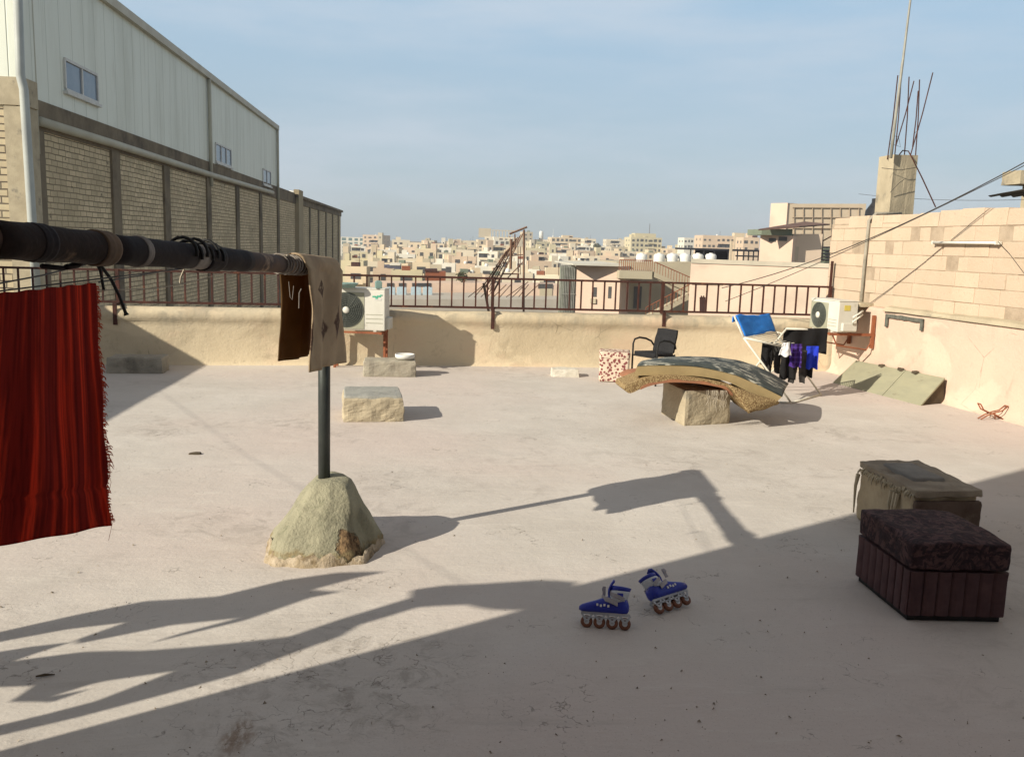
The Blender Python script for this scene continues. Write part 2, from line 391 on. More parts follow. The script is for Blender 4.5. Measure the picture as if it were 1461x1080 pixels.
for i, q in enumerate(postx):
    mb = MB(); z0 = .52 if i < 2 else .6
    mb.box((q, ry(q)-.012, 1.0), (.042, .042, .46))
    if i < 3: mb.box((q, wy(q)-.022, (z0+.80)/2), (.05, .02, .80-z0)); mb.box((q, ry(q)-.08, .79), (.045, .17, .02))
    mb.build('post', M_STEEL, rail)
mb = MB(); q = postx[3]; mb.box((q, ry(q), 1.4), (.03, .03, .38)); mb.build('upright_stub', M_STEEL, rail)

# ------------------------------------------------------------------ left wall (outside the frame, throws the shade on the left) and stair house behind the photographer
mb = MB(); mb.span(-6.75, -6.5, 1.5, 11.4, -.02, 2.17)
tag(mb.build('side_wall', mat_brick('side_wall_blocks', (.4, .35, .27), (.36, .31, .24), (.25, .22, .18), 1, 1, .4, .2), origin=(-6.6, 6, 0)), 'bare block wall along the left side of the roof', 'wall')
CX, CY = -3.0, 1.875
st = thing('stair_house', 'plastered stair house behind the clothesline, its shade over the near floor', 'building', (-2.05, -2, 0))
mb = MB(); mb.span(CX, -1.1, -6, CY, -.02, 2.15); mb.span(CX-.03, -1.1, -6, CY+.10, 2.15, 6.2); mb.build('wall', M_RIGHT, st)
mb = MB(); mb.span(CX-.08, -1.1, -6, CY+.12, 6.2, 6.35); mb.build('roof', M_CONC, st)
hb = thing('added_rear_house', 'unseen peach house added behind the camera to darken and warm the shade', 'building', (3, -3, 0))  # added out of view to block sky and warm the near shade
mb = MB(); mb.span(-1.095, 7.2, -6.9, -.95, -.02, 5.8); mb.build('wall', M_RIGHT, hb)
mb = MB(); mb.span(-1.095, 7.3, -6.9, -.85, 5.8, 6.0); mb.build('roof', M_CONC, hb)
mb = MB(); mb.span(.3, 1.3, -.95, -.91, 0, 2.1); mb.build('door', M_STEEL, hb)
mb = MB(); mb.span(2.6, 3.9, -.95, -.92, 1.0, 2.2); mb.build('window', M_WINDOW, hb)

# ------------------------------------------------------------------ unseen cutouts left of the frame, shaped to throw the ragged shadows at lower left
nrm = Vector((-.5, .866, 0)); sd = Vector((LX, LY, 0)).normalized()
corner = Vector((CX, CY, 0))
def to_cutout(cx, cy, off):  # carries a floor shadow outline back up along the sun
    g = G(cx/2.1485, 760+cy/2.1485)
    s_ = ((g-corner).dot(sd)-off)/sd.length; z = s_/math.hypot(LX, LY)
    p = g - Vector((LX, LY, 0))*z; return Vector((p.x, p.y, z))
ZC = lambda L: [(x*1.0295, y*1.0295-257.8) for x, y in L]
polyA = ZC([(-400, 640), (0, 545), (240, 490), (440, 450), (640, 440), (850, 390), (1000, 370), (1150, 367), (1060, 385), (935, 418), (1025, 424), (930, 442), (720, 512), (425, 583), (520, 552), (705, 504), (520, 522), (243, 577), (235, 566), (362, 518), (180, 540), (0, 574), (-400, 680)])
polyB = ZC([(-400, 690), (0, 603), (110, 585), (225, 572), (120, 605), (40, 632), (110, 622), (240, 606), (420, 600), (700, 577), (850, 562), (1000, 512), (1232, 442), (1224, 421), (1330, 406), (1600, 392), (1720, 396), (1720, 490), (1480, 478), (1390, 466), (1240, 474), (1060, 528), (1020, 557), (850, 618), (720, 668), (500, 728), (240, 797), (0, 853), (-400, 960), (-400, 925), (0, 822), (150, 786), (300, 747), (510, 664), (300, 694), (250, 706), (140, 740), (255, 718), (150, 755), (90, 756), (15, 756), (112, 702), (0, 706), (-400, 800)])
def garment(name, poly, off, label, m, cat):  # unseen sheet cut to the outline of a floor shadow
    pts = [to_cutout(a, b, off) for a, b in poly]
    from mathutils.geometry import tessellate_polygon
    ux = nrm; fl = [Vector((p.dot(ux), p.z, 0)) for p in pts]
    bm = bmesh.new(); bv = [bm.verts.new(p) for p in pts]
    for tr_ in tessellate_polygon([fl]):
        try: bm.faces.new([bv[i] for i in tr_])
        except ValueError: pass
    for _ in range(3): bmesh.ops.subdivide_edges(bm, edges=[e for e in bm.edges if e.calc_length() > .08], cuts=1)
    bmesh.ops.triangulate(bm, faces=bm.faces[:])
    for v in bm.verts:
        d = v.co.dot(nrm); v.co += sd*(.018*math.sin(d*22+v.co.z*1.5)) - Vector((0, 0, 0))
    mb = MB(); bm.verts.index_update(); mb.v = [v.co.copy() for v in bm.verts]
    mb.f = [[v.index for v in f.verts] for f in bm.faces]; mb.m = [0]*len(mb.f); bm.free()
    return tag(mb.build(name, m, smooth=True, solid=.006), label, cat)
garment('upper_shadow_cutout', polyA, .02, 'unseen cutout shaped to cast the upper ragged shadow at lower left', M_WHITECLOTH, 'laundry')
garment('lower_shadow_cutout', polyB, .10, 'unseen cutout shaped to cast the lower ragged shadow at lower left', M_GREYJEAN, 'laundry')
mb = MB(); a = Vector((CX, CY, 2.05)) ; b = Vector((-6.5, CY+3.5*1.732, 2.1))
mb.tube([a, a.lerp(b, .5)+Vector((0, 0, -.06)), b], .002, 5); tag(mb.build('cutout_wire', M_WIRE), 'thin wire from the stair house to the bare block side wall', 'wire')  # wire added to carry the unseen cutouts

# ------------------------------------------------------------------ clothesline frame: post, footing, pipe
PB = Vector((-.555, 4.82, 0))
E0 = Vector((-.53, 4.97, 1.535)); E1 = PY(0, 342, 2.2)
pd = (E1-E0).normalized(); E2 = E0 + (E1-E0)*((1.87-E0.y)/(E1.y-E0.y))
frame = thing('clothesline_frame', 'dark steel pipe post and crossbar set in a lumpy cement footing', 'clothesline', (PB.x, PB.y, 0))
def on_pipe(u):   # point of the pipe axis at photo column u
    lo, hi = 0.0, 1.3
    for _ in range(40):
        m = (lo+hi)/2; p = E0+(E1-E0)*m; q = p-EYE; uu = W/2+F*q.dot(IX)/q.dot(FW)
        if uu > u: lo = m
        else: hi = m
    return E0+(E1-E0)*lo
mb = MB(); mb.tube([PB+Vector((0, 0, .2)), PB+Vector((.004, .003, 1.5))], .033, 20); mb.build('post', M_PIPE, frame, smooth=True)
mb = MB(); mb.tube([E0, on_pipe(350), on_pipe(200), E1, E2], [.039, .04, .041, .041, .041], 24); mb.build('crossbar', mat('mottled_rusty_pipe', (.10, .06, .04), (.045, .032, .03), 9, .75, .5, 50, .004, (.26, .18, .12), 5, .52, .62, .15), frame, smooth=True)
def sleeve(u0, u1, r0, r1, m, name, n=6):
    a, b = on_pipe(u0), on_pipe(u1); mb = MB(); pts = []; rs = []
    for i in range(n+1):
        t = i/n; pts.append(a.lerp(b, t)); rs.append(r0+(r1-r0)*t+.0015*math.sin(i*2.1))
    mb.tube(pts, rs, 24); mb.build(name, m, frame, smooth=True)
sleeve(150, -20, .046, .047, M_DUSTPIPE, 'pipe_sleeve'); sleeve(152, 132, .050, .0515, mat('tan_dusty_collar', (.14, .09, .055), (.05, .035, .027), 8, .85, .5, 40, .004), 'pipe_collar'); sleeve(60, 40, .049, .049, M_BLACKTAPE, 'tape_wrap')
sleeve(268, 150, .0445, .0455, M_BLACKTAPE, 'pipe_sleeve'); sleeve(200, 192, .0485, .0485, M_GREYWRAP, 'string_wrap')
sleeve(290, 268, .0445, .0455, M_GREYWRAP, 'string_wrap'); sleeve(308, 286, .0495, .051, M_BLACKTAPE, 'tape_wrap')
sleeve(350, 305, .0435, .0445, M_BLACKTAPE, 'pipe_sleeve')
mb = MB()
for k in range(9):
    c = on_pipe(398+4.2*k); pts = []
    tl = rng.uniform(-.5, .5); rr = .043+.004*rng.random()
    sx = pd.cross(Vector((0, 0, 1))).normalized(); sz = sx.cross(pd)
    for i in range(15):
        a = 2*math.pi*i/14; pts.append(c+sx*(rr*math.cos(a))+sz*(rr*math.sin(a))+pd*(.02*tl*math.sin(a)))
    mb.tube(pts, .0042, 6)
mb.build('cord_wrap', M_GREYWRAP, frame, smooth=True)
mb = MB(); c = on_pipe(290)      # lump of black tape on the pipe
for k in range(6):
    q = on_pipe(300-8*k); pts = []
    for i in range(11): a = math.pi*(i/10)*1.1-.1; pts.append(q+sx*(.053*math.cos(a))+sz*(.053*math.sin(a)+.01*(k % 2)))
    mb.tube(pts, .006, 6)
mb.build('cable_loops', M_BLACK, frame, smooth=True)

# footing
def mat_footing():
    t = NT('chipped_green_grey_cement')
    col = t.mix(t.ramp(t.noise(4.5, 8, .65), .32, .68), (.34, .325, .235), (.26, .25, .18))
    col = t.mix(t.ramp(t.noise(14, 7, .7, None, 1.0), .56, .66, 0, .7), col, (.19, .19, .13))
    def chip(p, r, c, col):
        q = p-PB; vm = t.n.new('ShaderNodeVectorMath'); vm.operation = 'DISTANCE'; t.l.new(t.co, vm.inputs[0]); vm.inputs[1].default_value = q
        d = t.math('ADD', vm.outputs['Value'], t.math('MULTIPLY', t.math('SUBTRACT', t.noise(16, 5, .65), .5), r*1.3))
        m = t.ramp(d, r*.8, r, 1, 0); return t.mix(m, col, c), m
    fib = t.mix(t.ramp(t.noise(45, 5, .7, t.mapping((1, 1, .3))), .4, .6), (.30, .20, .11), (.10, .065, .04))
    col, m1 = chip(G(503, 778, .10), .10, fib, col)
    col, m2 = chip(G(452, 735, .22), .045, (.27, .19, .12), col)
    band = t.ramp(t.math('ADD', t.sep()[2], t.math('MULTIPLY', t.math('SUBTRACT', t.noise(11, 5, .6), .5), .12)), .05, .085, 1, 0)
    col = t.mix(t.math('MULTIPLY', band, t.ramp(t.noise(20, 4, .6), .35, .6)), col, (.25, .20, .11))
    nb = t.bump(t.math('SUBTRACT', t.noise(38, 7, .65), t.math('MULTIPLY', t.math('ADD', m1, m2), .9)), .8, .02)
    return t.done(col, .92, nb, .15)
M_FOOT2 = mat_footing()
outline = [(381, 801), (398, 807), (455, 809), (520, 803), (546, 775), (520, 752), (470, 742), (412, 752), (386, 775)]
base = [G(u, v) for u, v in outline]; cen = Vector((PB.x+.055, PB.y+.0, 0))
LV = [(0.0, 1.0), (.05, .99), (.09, .93), (.14, .825), (.19, .72), (.24, .615), (.29, .515), (.335, .43), (.366, .36), (.382, .28), (.388, .15), (.389, .03)]
nn = 72; mb = MB(); rings = []
per = [base[i].lerp(base[(i+1) % len(base)], t/8) for i in range(len(base)) for t in range(8)]
for z, s_ in LV:
    g = []
    for p in per:
        d = (p-cen)*s_; q = cen+d+Vector((0, 0, z))
        nv = noise.noise(q*6)*.018 + noise.noise(q*20)*.006 + noise.noise(q*45)*.0025
        a = math.atan2(d.y, d.x)
        chip = -.035 if (-1.15 < a < -.55 and .04 < z < .2) else 0
        if z > .35: chip = 0
        q += d.normalized()*((nv+chip)*(1 if s_ > .1 else .2)) if d.length > 1e-5 else Vector()
        q.z += noise.noise(q*8+Vector((3, 3, 3)))*.012*(z > .05)
        g.append(q)
    rings.append(g)
mb.loft(rings); foot = mb.build('footing', M_FOOT2, frame, smooth=True)
mb = MB(); skirt = []
for k, (e, z) in enumerate([(1.05, -.006), (1.035, .012), (1.012, .03), (.99, .045), (.95, .05)]):
    skirt.append([cen+(p-cen)*(e+.035*noise.noise(p*14)+.03*noise.noise(p*31+Vector((k*.4, 0, 0))))+Vector((0, 0, z*(1+1.1*noise.noise(p*11)+.5*noise.noise(p*27))*(k > 0)-.006*(k == 0))) for p in per])
mb.loft(skirt, cap=False); mb.build('footing_skirt', mat('crumbly_cement', (.45, .38, .29), (.28, .22, .14), 14, .95, .9, 40, .015, (.20, .15, .09), 9, .52, .62), frame, smooth=True)

# small rug draped over the end of the bar
def mat_rug():
    t = NT('beige_figured_rug'); s = t.sep()
    y, z = s[1], s[2]
    wob = t.math('MULTIPLY', t.math('SUBTRACT', t.noise(14, 5, .6), .5), .45)
    def diamond(y0, z0, a, b):
        d = t.math('ADD', t.math('DIVIDE', t.math('ABSOLUTE', t.math('SUBTRACT', y, y0)), a), t.math('DIVIDE', t.math('ABSOLUTE', t.math('SUBTRACT', z, z0)), b))
        return t.ramp(t.math('ADD', d, wob), .85, 1.08, 1, 0)
    f = diamond(-.02, -.38, .105, .115)
    for a in ((.20, -.36, .07, .10), (-.04, -.17, .07, .05), (-.03, -.26, .018, .07), (-.27, -.40, .05, .09)): f = t.math('MAXIMUM', f, diamond(*a))
    brk = t.ramp(t.noise(40, 4, .6), .30, .48)
    col = t.mix(t.ramp(t.noise(6, 6, .6), .35, .65), (.37, .285, .19), (.28, .21, .14))
    col = t.mix(t.math('MULTIPLY', t.math('MULTIPLY', f, brk), .9), col, (.055, .03, .025))
    col = t.mix(t.ramp(t.noise(3, 4, .5, t.mapping((1, 1, .3))), .55, .7, 0, .5), col, (.22, .16, .11))
    m = t.done(col, .95, t.bump(t.noise(260, 2, .5), .6, .003), .1); return m
def mat_translucent(name, c1, c2, tc, fac=.5, stripes=None):
    t = NT(name)
    col = t.mix(t.ramp(t.noise(5, 6, .6), .35, .65), c1, c2)
    if stripes: col = stripes(t, col)
    t.done(col, .95, t.bump(t.noise(240, 2, .5), .5, .003), .1)
    tr = t.n.new('ShaderNodeBsdfTranslucent')
    if stripes: t.l.new(col, tr.inputs[0])
    else: tr.inputs[0].default_value = rgb(*tc)
    mx = t.n.new('ShaderNodeMixShader'); mx.inputs[0].default_value = fac
    t.l.new(t.b.outputs[0], mx.inputs[1]); t.l.new(tr.outputs[0], mx.inputs[2])
    t.l.new(mx.outputs[0], t.n['Material Output'].inputs['Surface']); return t.m
M_RUG = mat_rug(); M_RUGBACK = mat_translucent('brown_rug_back', (.12, .07, .03), (.07, .042, .02), (.22, .11, .03), .35)
RY0, RY1 = 4.34, 4.93
def rug(a, b):
    t = (b); s_ = -.56 + t*1.17            # arc length across: back flap negative, front positive
    y = RY0 + (RY1-RY0)*a
    ax = E0 + (E1-E0)*((y-E0.y)/(E1.y-E0.y))
    r = .056
    half = r*math.pi/2
    if abs(s_) < half: an = s_/r; off = Vector((math.sin(an)*r, 0, math.cos(an)*r))
    else:
        dn = abs(s_)-half; sg = 1 if s_ > 0 else -1
        fl = .014*math.sin(a*7+sg)+.012*math.sin(a*16+dn*8)*min(1, dn*5)
        sw = .02*dn*sg
        off = Vector((sg*r+fl+sw, 0, -dn))
    wav = .012*math.sin(s_*14+a)+.006*math.sin(s_*37)
    edge = wav*(2*a-1)
    p = ax+off; p.y += edge + (.03*max(0, abs(s_)-.1)*(1-a) if s_ > 0 else +.02*abs(s_)*(1-a))
    return p
mb = MB(); mb.grid(rug, 26, 60)
mb.m = [1 if sum(mb.v[i].x for i in f)/4 < (E0 + (E1-E0)*((sum(mb.v[i].y for i in f)/4-E0.y)/(E1.y-E0.y))).x-.02 else 0 for f in mb.f]
cr = E0+(E1-E0)*((4.63-E0.y)/(E1.y-E0.y))
tag(mb.build('small_rug', [M_RUG, M_RUGBACK], smooth=True, solid=.009, origin=(cr.x, 4.63, cr.z+.06)), 'small beige rug with dark diamond motifs folded over the end of the pipe', 'rug')

# red blanket
def red_stripes(t, col):
    s = t.sep()[1]
    v = t.mapping((1, 6, .12))
    a = t.math('ADD', t.math('MULTIPLY', t.noise(8, 2, .5, t.mapping((1, 5, .03))), .75), t.math('MULTIPLY', t.noise(5, 5, .6, t.mapping((1, 3, .5))), .25))
    b = t.noise(55, 2, .5, t.mapping((1, 3, .02)))
    col = t.mix(t.ramp(a, .46, .60), (.32, .028, .02), (.78, .072, .032))
    return t.mix(t.ramp(b, .38, .68, 0, .5), col, (.08, .009, .010))
M_RED = mat_translucent('red_woven_blanket', (.2, .02, .01), (.2, .02, .01), (.4, .05, .02), .4, red_stripes)
M_FRINGE = mat('orange_red_fringe', (.55, .085, .03), (.4, .055, .025), 30, .95, 0)
Ta, Tb = PY(137, 404, 2.52), PY(-5, 419, 2.2); Ba, Bb = PY(160, 750, 2.50), PY(-5, 779, 2.26)
nb_ = (Tb-Ta).cross(Vector((0, 0, 1))).normalized()
def blanket(a, b, k=1.0):
    ex = 1.75*a
    top = Ta+(Tb-Ta)*ex; bot = Ba+(Bb-Ba)*ex
    p = top.lerp(bot, b)
    am = .35+.65*math.sin(min(1, b*1.15)*1.5)
    f = .010*math.sin(a*11+.7*b)+.004*math.sin(a*27+1.3-b*1.6)+.010*noise.noise(Vector((a*5, b*2.2, 3)))
    f += .006*math.exp(-((b-.83+.02*a)/.012)**2)
    p += nb_*(f*am*(1 if b < .8 else 1-(b-.8)*3.5)); p.z += .002*math.sin(a*21)*b + .0015*math.sin(a*50)*(1-b)
    if a < .02: p += (Ta-Tb)*(.035*math.sin(b*19)*b)*.6
    return p
RB = thing('red_blanket', 'dark red woven blanket with fringed edge hanging from wire beside pipe', 'blanket', (Ta.x, 2.3, Ba.z))
mb = MB(); mb.grid(blanket, 110, 60); mb.build('cloth', M_RED, RB, smooth=True, solid=.004)
mb = MB()
ed = (Ta-Tb).normalized()
for i in range(230):
    b = .01+.97*i/230+rng.uniform(-.002, .002); p = blanket(0, b)
    L = (.006+.012*rng.random())*(1.8 if .52 < b < .74 else 1) * (.5+abs(noise.noise(Vector((b*14, 0, 5))))*1.6)
    dr_ = rng.uniform(.2, 1.3)*L
    q = p+ed*L+Vector((rng.uniform(-.006, .006), 0, -dr_))
    mid = p.lerp(q, .5)+ed*(.25*L)+Vector((0, 0, rng.uniform(0, .004)))
    mb.tube([p-ed*.002, mid, q], [.0017, .0014, .0009], 4)
for b in (.93, .76): p = blanket(0, b); mb.tube([p, p+Vector((.008, 0, -.04)), p+Vector((-.004, 0, -.09))], .0006, 4)
mb.build('fringe', M_FRINGE, RB)
mb = MB(); q0 = on_pipe(150)
wa, wb = Ta+(Ta-Tb)*.3, Ta+(Tb-Ta)*1.9
mb.tube([on_pipe(262)-Vector((0, 0, .045)), wa+Vector((0, 0, .012)), wb+Vector((0, 0, .0))], .0022, 5)
tag(mb.build('blanket_wire', M_WIRE), 'taut dark wire under the pipe carrying the red blanket', 'wire')
mb = MB()
def pw(u, v, y): return PY(u, v, y)
mb.tube([pw(128, 372, 2.62), pw(142, 377, 2.66), pw(158, 398, 2.7), pw(170, 422, 2.72), pw(179, 446, 2.73), pw(180.5, 450, 2.73)], [.004, .005, .005, .005, .005, .009], 8)
mb.tube([pw(136, 372, 2.64), pw(143, 386, 2.66), pw(146, 402, 2.66), pw(148, 414, 2.66)], .0045, 8)
tag(mb.build('cable_end', M_BLACK, smooth=True), 'black cable ends dangling off the pipe beside the red blanket', 'cable')
mb = MB(); mb.tube([pw(60, 380, 2.4), pw(90, 383, 2.5), pw(115, 374, 2.6), pw(138, 372, 2.7), pw(160, 367, 2.8)], .007, 8)
mb.tube([pw(95, 381, 2.5), pw(110, 379, 2.58), pw(122, 370, 2.62)], .008, 8)
tag(mb.build('cable_knot', M_BLACKTAPE, smooth=True), 'dark knotted cord bundled under the pipe above the red blanket', 'cord')
for i, (pts, r, m, lb) in enumerate([
    ([pw(-20, 408, 2.3), pw(60, 393, 2.6), pw(120, 378, 2.9), pw(141, 373, 2.75)], .0025, M_WIRE, 'slack black wire rising left of the red blanket to the pipe'),
    ([pw(141, 403, 2.7), pw(200, 393, 3.1), pw(262, 382, 3.5)], .0022, M_WIRE, 'dark slack wire strung under the middle of the pipe'),
    ([pw(141, 414, 2.8), pw(220, 412, 3.1), pw(262, 405, 3.4), pw(330, 387, 4.0)], .0018, M_STRING, 'pale thin string sagging under the far half of the pipe')]):
    mb = MB(); mb.tube(pts, r, 5); tag(mb.build('slack_wire' if i < 2 else 'pale_string', m), lb, 'wire' if i < 2 else 'string')
mb = MB(); mb.tube([pw(263, 384, 3.5), pw(258, 396, 3.5), pw(257, 404, 3.5)], .004, 6); tag(mb.build('string_tail', M_STRING), 'short frayed white string tied under the pipe', 'string')
mb = MB(); mb.tube([pw(412, 402, 4.35), pw(414, 424, 4.33), pw(417, 428, 4.33), pw(419, 408, 4.35)], .0017, 6); tag(mb.build('cord', M_GREYWRAP), 'loop of pale cord hanging off the pipe in front of the rug', 'cord')
mb = MB(); mb.tube([pw(430, 412, 4.2), pw(427, 418, 4.2), pw(426.5, 440, 4.2)], .0028, 6); tag(mb.build('white_strap', M_GREYWRAP), 'short white strap hanging between the two flaps of the rug', 'strap')
mb = MB()
for k in range(10): mb.tube([on_pipe(404)+Vector((rng.uniform(-.03, .03), rng.uniform(-.05, .05), .04)) for _ in range(4)], .006, 5)
tag(mb.build('cord_tangle', M_STRING, smooth=True), 'tangle of pale cord lying on top of the pipe by the rug', 'cord')

# ------------------------------------------------------------------ loose blocks
def block(name, u0, u1, vb, h, dep, rz, label, m, cat='block', amp=.012, n=9, seed=0, group=None):
    a, b = G(u0, vb), G(u1, vb); w = (b-a).length; c = (a+b)/2
    rot = Matrix.Rotation(rz, 3, 'Z')
    def P(x, y, z): return c + rot @ Vector((x, y, z))
    mb = MB(); mb.rough([P(-w/2, 0, -.01), P(w/2, 0, -.01), P(w/2, dep, -.01), P(-w/2, dep, -.01), P(-w/2+.01, .01, h), P(w/2-.01, .01, h), P(w/2-.01, dep-.01, h), P(-w/2+.01, dep-.01, h)], n, amp, 9, 1, seed)
    return tag(mb.build(name, m, smooth=False), label, cat, group), c, w
block('concrete_block', 150, 233, 533, .19, .40, R(4), 'flat grey block in the shade at the foot of the back wall, left', M_CONC, seed=1)
_, pc, pw_ = block('concrete_block', 518, 594, 538, .20, .42, R(3), 'pale flat block with a white dish on it, under the left air conditioner', M_PADTOP, seed=2)
cb, _, _ = block('concrete_block', 489, 577, 602, .225, .62, R(6), 'rough square cement block alone on the sunlit floor behind the post', M_CONC_Y, amp=.016, n=12, seed=3)
mb = MB(); a, b = G(489, 602), G(577, 602); c = (a+b)/2; rot = Matrix.Rotation(R(6), 3, 'Z'); w = (b-a).length
mb.rough([c+rot @ Vector(q) for q in [(-w/2+.01, .02, .205), (w/2-.01, .02, .205), (w/2-.01, .60, .205), (-w/2+.01, .60, .205), (-w/2+.02, .03, .243), (w/2-.02, .03, .243), (w/2-.02, .59, .243), (-w/2+.02, .59, .243)]], 9, .006, 9, 1, 8)
cap = mb.build('cement_cap', mat('grey_cement_cap', (.34, .34, .31), (.27, .27, .25), 4, .9, .5, 40, .008, (.2, .2, .18), 3), None)
loc = cap.location.copy(); cap.parent = cb; cap.location = loc-cb.location
block('brick_slab', 787, 826, 538, .10, .25, R(-4), 'small low white slab lying by the back wall near the patterned stool', M_WHITECEM, 'slab', .008, 7, 5)
mb = MB(); mb.lathe(pc+Vector((.18, .2, .2)), [(.02, 0), (.09, .0), (.125, .03), (.125, .07), (.115, .07), (.10, .03), (.02, .022)], 24)
tag(mb.build('white_dish', M_TANK, smooth=True), 'round white dish sitting on the pale flat block', 'dish')

# ------------------------------------------------------------------ air conditioners
def aircon(name, label, loc, rz, w, d, h, big=True):
    """local: front faces -y, width x, origin bottom centre"""
    t = thing(name, label, 'air conditioner', loc, rz)
    WL[t.name] = Vector((0, 0, 0))
    mb = MB(); mb.span(-w/2, w/2, -d/2, d/2, .012, h); mb.build('casing', M_WHITEPLASTIC, t, bevel=.012)
    mb = MB(); mb.span(-w/2-.004, w/2+.004, -d/2-.004, d/2+.004, h, h+.014); mb.build('lid', M_WHITEPLASTIC, t, bevel=.004)
    cx = -w/2+w*.335; cz = h*.5; r = min(h*.41, w*.305)
    mb = MB(); mb.span(cx-w*.31, cx+w*.31, -d/2-.006, -d/2, h*.05, h*.92); mb.build('grille_panel', M_GRILLPANEL, t, bevel=.004)
    mb = MB(); mb.lathe((cx, -d/2-.006, cz), [(r, -.004), (r, .0), (.01, .0), (.01, -.004)], 40, 'Y'); mb.build('fan_opening', M_FANDARK, t)
    mb = MB()
    for k in range(5):
        a0 = 2*math.pi*k/5
        def bl(a, b): return (cx+math.cos(a0+a*.95+b*.35)*(.03+(r*.85-.03)*b), -d/2-.011-.004*a, cz+math.sin(a0+a*.95+b*.35)*(.03+(r*.85-.03)*b))
        mb.grid(bl, 4, 4)
    mb.build('fan', mat('grey_fan_blade', (.06, .066, .06), (.045, .05, .046), 5, .5, 0), t)
    mb = MB()
    for k in range(1, 10):
        rr = r*k/9.0
        mb.tube([(cx+rr*math.cos(2*math.pi*i/36), -d/2-.022+.012*(k/9)**4, cz+rr*math.sin(2*math.pi*i/36)) for i in range(37)], .0046, 5, cap=False)
    for k in range(16):
        a = 2*math.pi*k/16
        mb.tube([(cx+q*r*math.cos(a+q*.15), -d/2-.024+.014*q**4, cz+q*r*math.sin(a+q*.15)) for q in (.15, .5, .8, 1.0)], .003, 5)
    mb.build('grille', M_GRILL, t)
    mb = MB(); mb.lathe((cx, -d/2-.018, cz), [(.005, -.016), (.038, -.014), (.044, -.004), (.044, .012)], 20, 'Y'); mb.build('grille_hub', M_WHITEPLASTIC, t, smooth=True)
    mb = MB()
    for k in range(3): mb.span(w*.17, w/2-.03, -d/2-.003, -d/2-.0005, h*(.2+.1*k), h*(.2+.1*k)+.006)
    mb.build('panel_seam', M_GRILLPANEL, t)
    mb = MB(); mb.span(w/2, w/2+.05, -d/2+.05, d/2-.03, .03, h*.33); mb.build('valve_cover', M_WHITEPLASTIC, t, bevel=.008)
    mb = MB(); mb.span(-w/2+.02, w/2-.015, d/2, d/2+.02, .03, h-.03); mb.build('coil', M_FANDARK, t)
    for sx in (-1, 1):
        mb = MB(); mb.span(sx*w*.33-.02, sx*w*.33+.02, -d/2-.01, d/2+.02, 0, .014); mb.build('foot', M_WHITEPLASTIC, t)
    return t
ACW = .76
pl = PY(549, 474, 11.42); rz = R(-9)
c0 = Vector((pl.x, pl.y, pl.z)) - Matrix.Rotation(rz, 3, 'Z') @ Vector((ACW/2, -.15, 0))
ac = aircon('air_conditioner', 'white air conditioner facing the camera on the back parapet', (c0.x, c0.y, c0.z), rz, ACW, .30, .545)
mb = MB()
for x, z, sx, sz in ((.24, .455, .05, .018), (.30, .46, .05, .022), (.27, .44, .03, .03), (.33, .475, .03, .014)): mb.box((x, -.1528, z), (sx, .003, sz))
mb.build('green_sticker', M_GREEN, ac)
mb = MB(); mb.box((.29, -.1522, .418), (.09, .002, .022)); mb.build('pale_sticker', M_STICKW, ac)
# stand: two leg frames under it
sd_ = thing('steel_stand', 'red brown steel stand under the left air conditioner', 'stand', (c0.x, c0.y, 0), rz); WL[sd_.name] = Vector((0, 0, 0))
zt = c0.z-.001
for sx in (-1, 1):
    mb = MB(); mb.box((sx*ACW*.44, .0, zt-.015), (.035, .42, .03)); mb.build('bracket_arm', M_RUST, sd_)
    for yy in (.06, .19):
        mb = MB(); mb.box((sx*ACW*.44, yy, (zt-.03)/2), (.03, .03, zt-.03)); mb.build('leg', M_RUST, sd_)
mb = MB(); mb.box((0, -.17, zt-.012), (ACW*.92, .03, .024)); mb.build('front_rail', M_RUST, sd_)
def on_ac(u, v): p = PY(u, v, 11.45); return Vector((p.x, p.y, c0.z+.56))
p = on_ac(494, 414); mb = MB(); mb.lathe(p, [(.02, 0), (.1, .0), (.15, .05), (.16, .062), (.145, .062), (.1, .015), (.02, .012)], 20)
tag(mb.build('glass_bowl', M_TEALGLASS, smooth=True), 'shallow pale green bowl on top of the left air conditioner', 'bowl')
p = on_ac(540, 414); mb = MB(); mb.box(p+Vector((0, 0, .045)), (.085, .07, .09), .2); mb.box(p+Vector((0, 0, .095)), (.06, .05, .014), .2)
tag(mb.build('plastic_tub', M_TEALGLASS, bevel=.008), 'small bluish tub on the right end of the left air conditioner', 'tub')

pr = PX(1197, 476, 5.62)           # near lower left corner of the right unit
acr_w, acr_d, acr_h = .66, .29, .415
rzr = R(-82)
P_ = PY(1194, 475.5, 11.05)
c1 = P_ - Matrix.Rotation(rzr, 3, 'Z') @ Vector((acr_w/2, -acr_d/2, 0)); zb_ = c1.z
ac2 = aircon('air_conditioner', 'white air conditioner seen from its side on the right wall bracket', c1, rzr, acr_w, acr_d, acr_h)
mb = MB(); mb.box((acr_w/2+.0025, -.02, acr_h*.80), (.003, .09, .07)); mb.build('yellow_sticker', M_YELLOW, ac2)
mb = MB()
for k in range(2): mb.tube([(acr_w/2+.05, .06, .12+.06*k), (acr_w/2+.08, .02, .16+.06*k), (acr_w/2+.07, .12, .22+.05*k), (acr_w/2+.02, .2, .25+.05*k)], .013, 8)
mb.build('refrigerant_hose', M_WHITEPLASTIC, ac2, smooth=True)
brk = thing('wall_bracket', 'rusty orange angle bracket carrying the right air conditioner', 'bracket', (c1.x+.2, c1.y, zb_-.04))
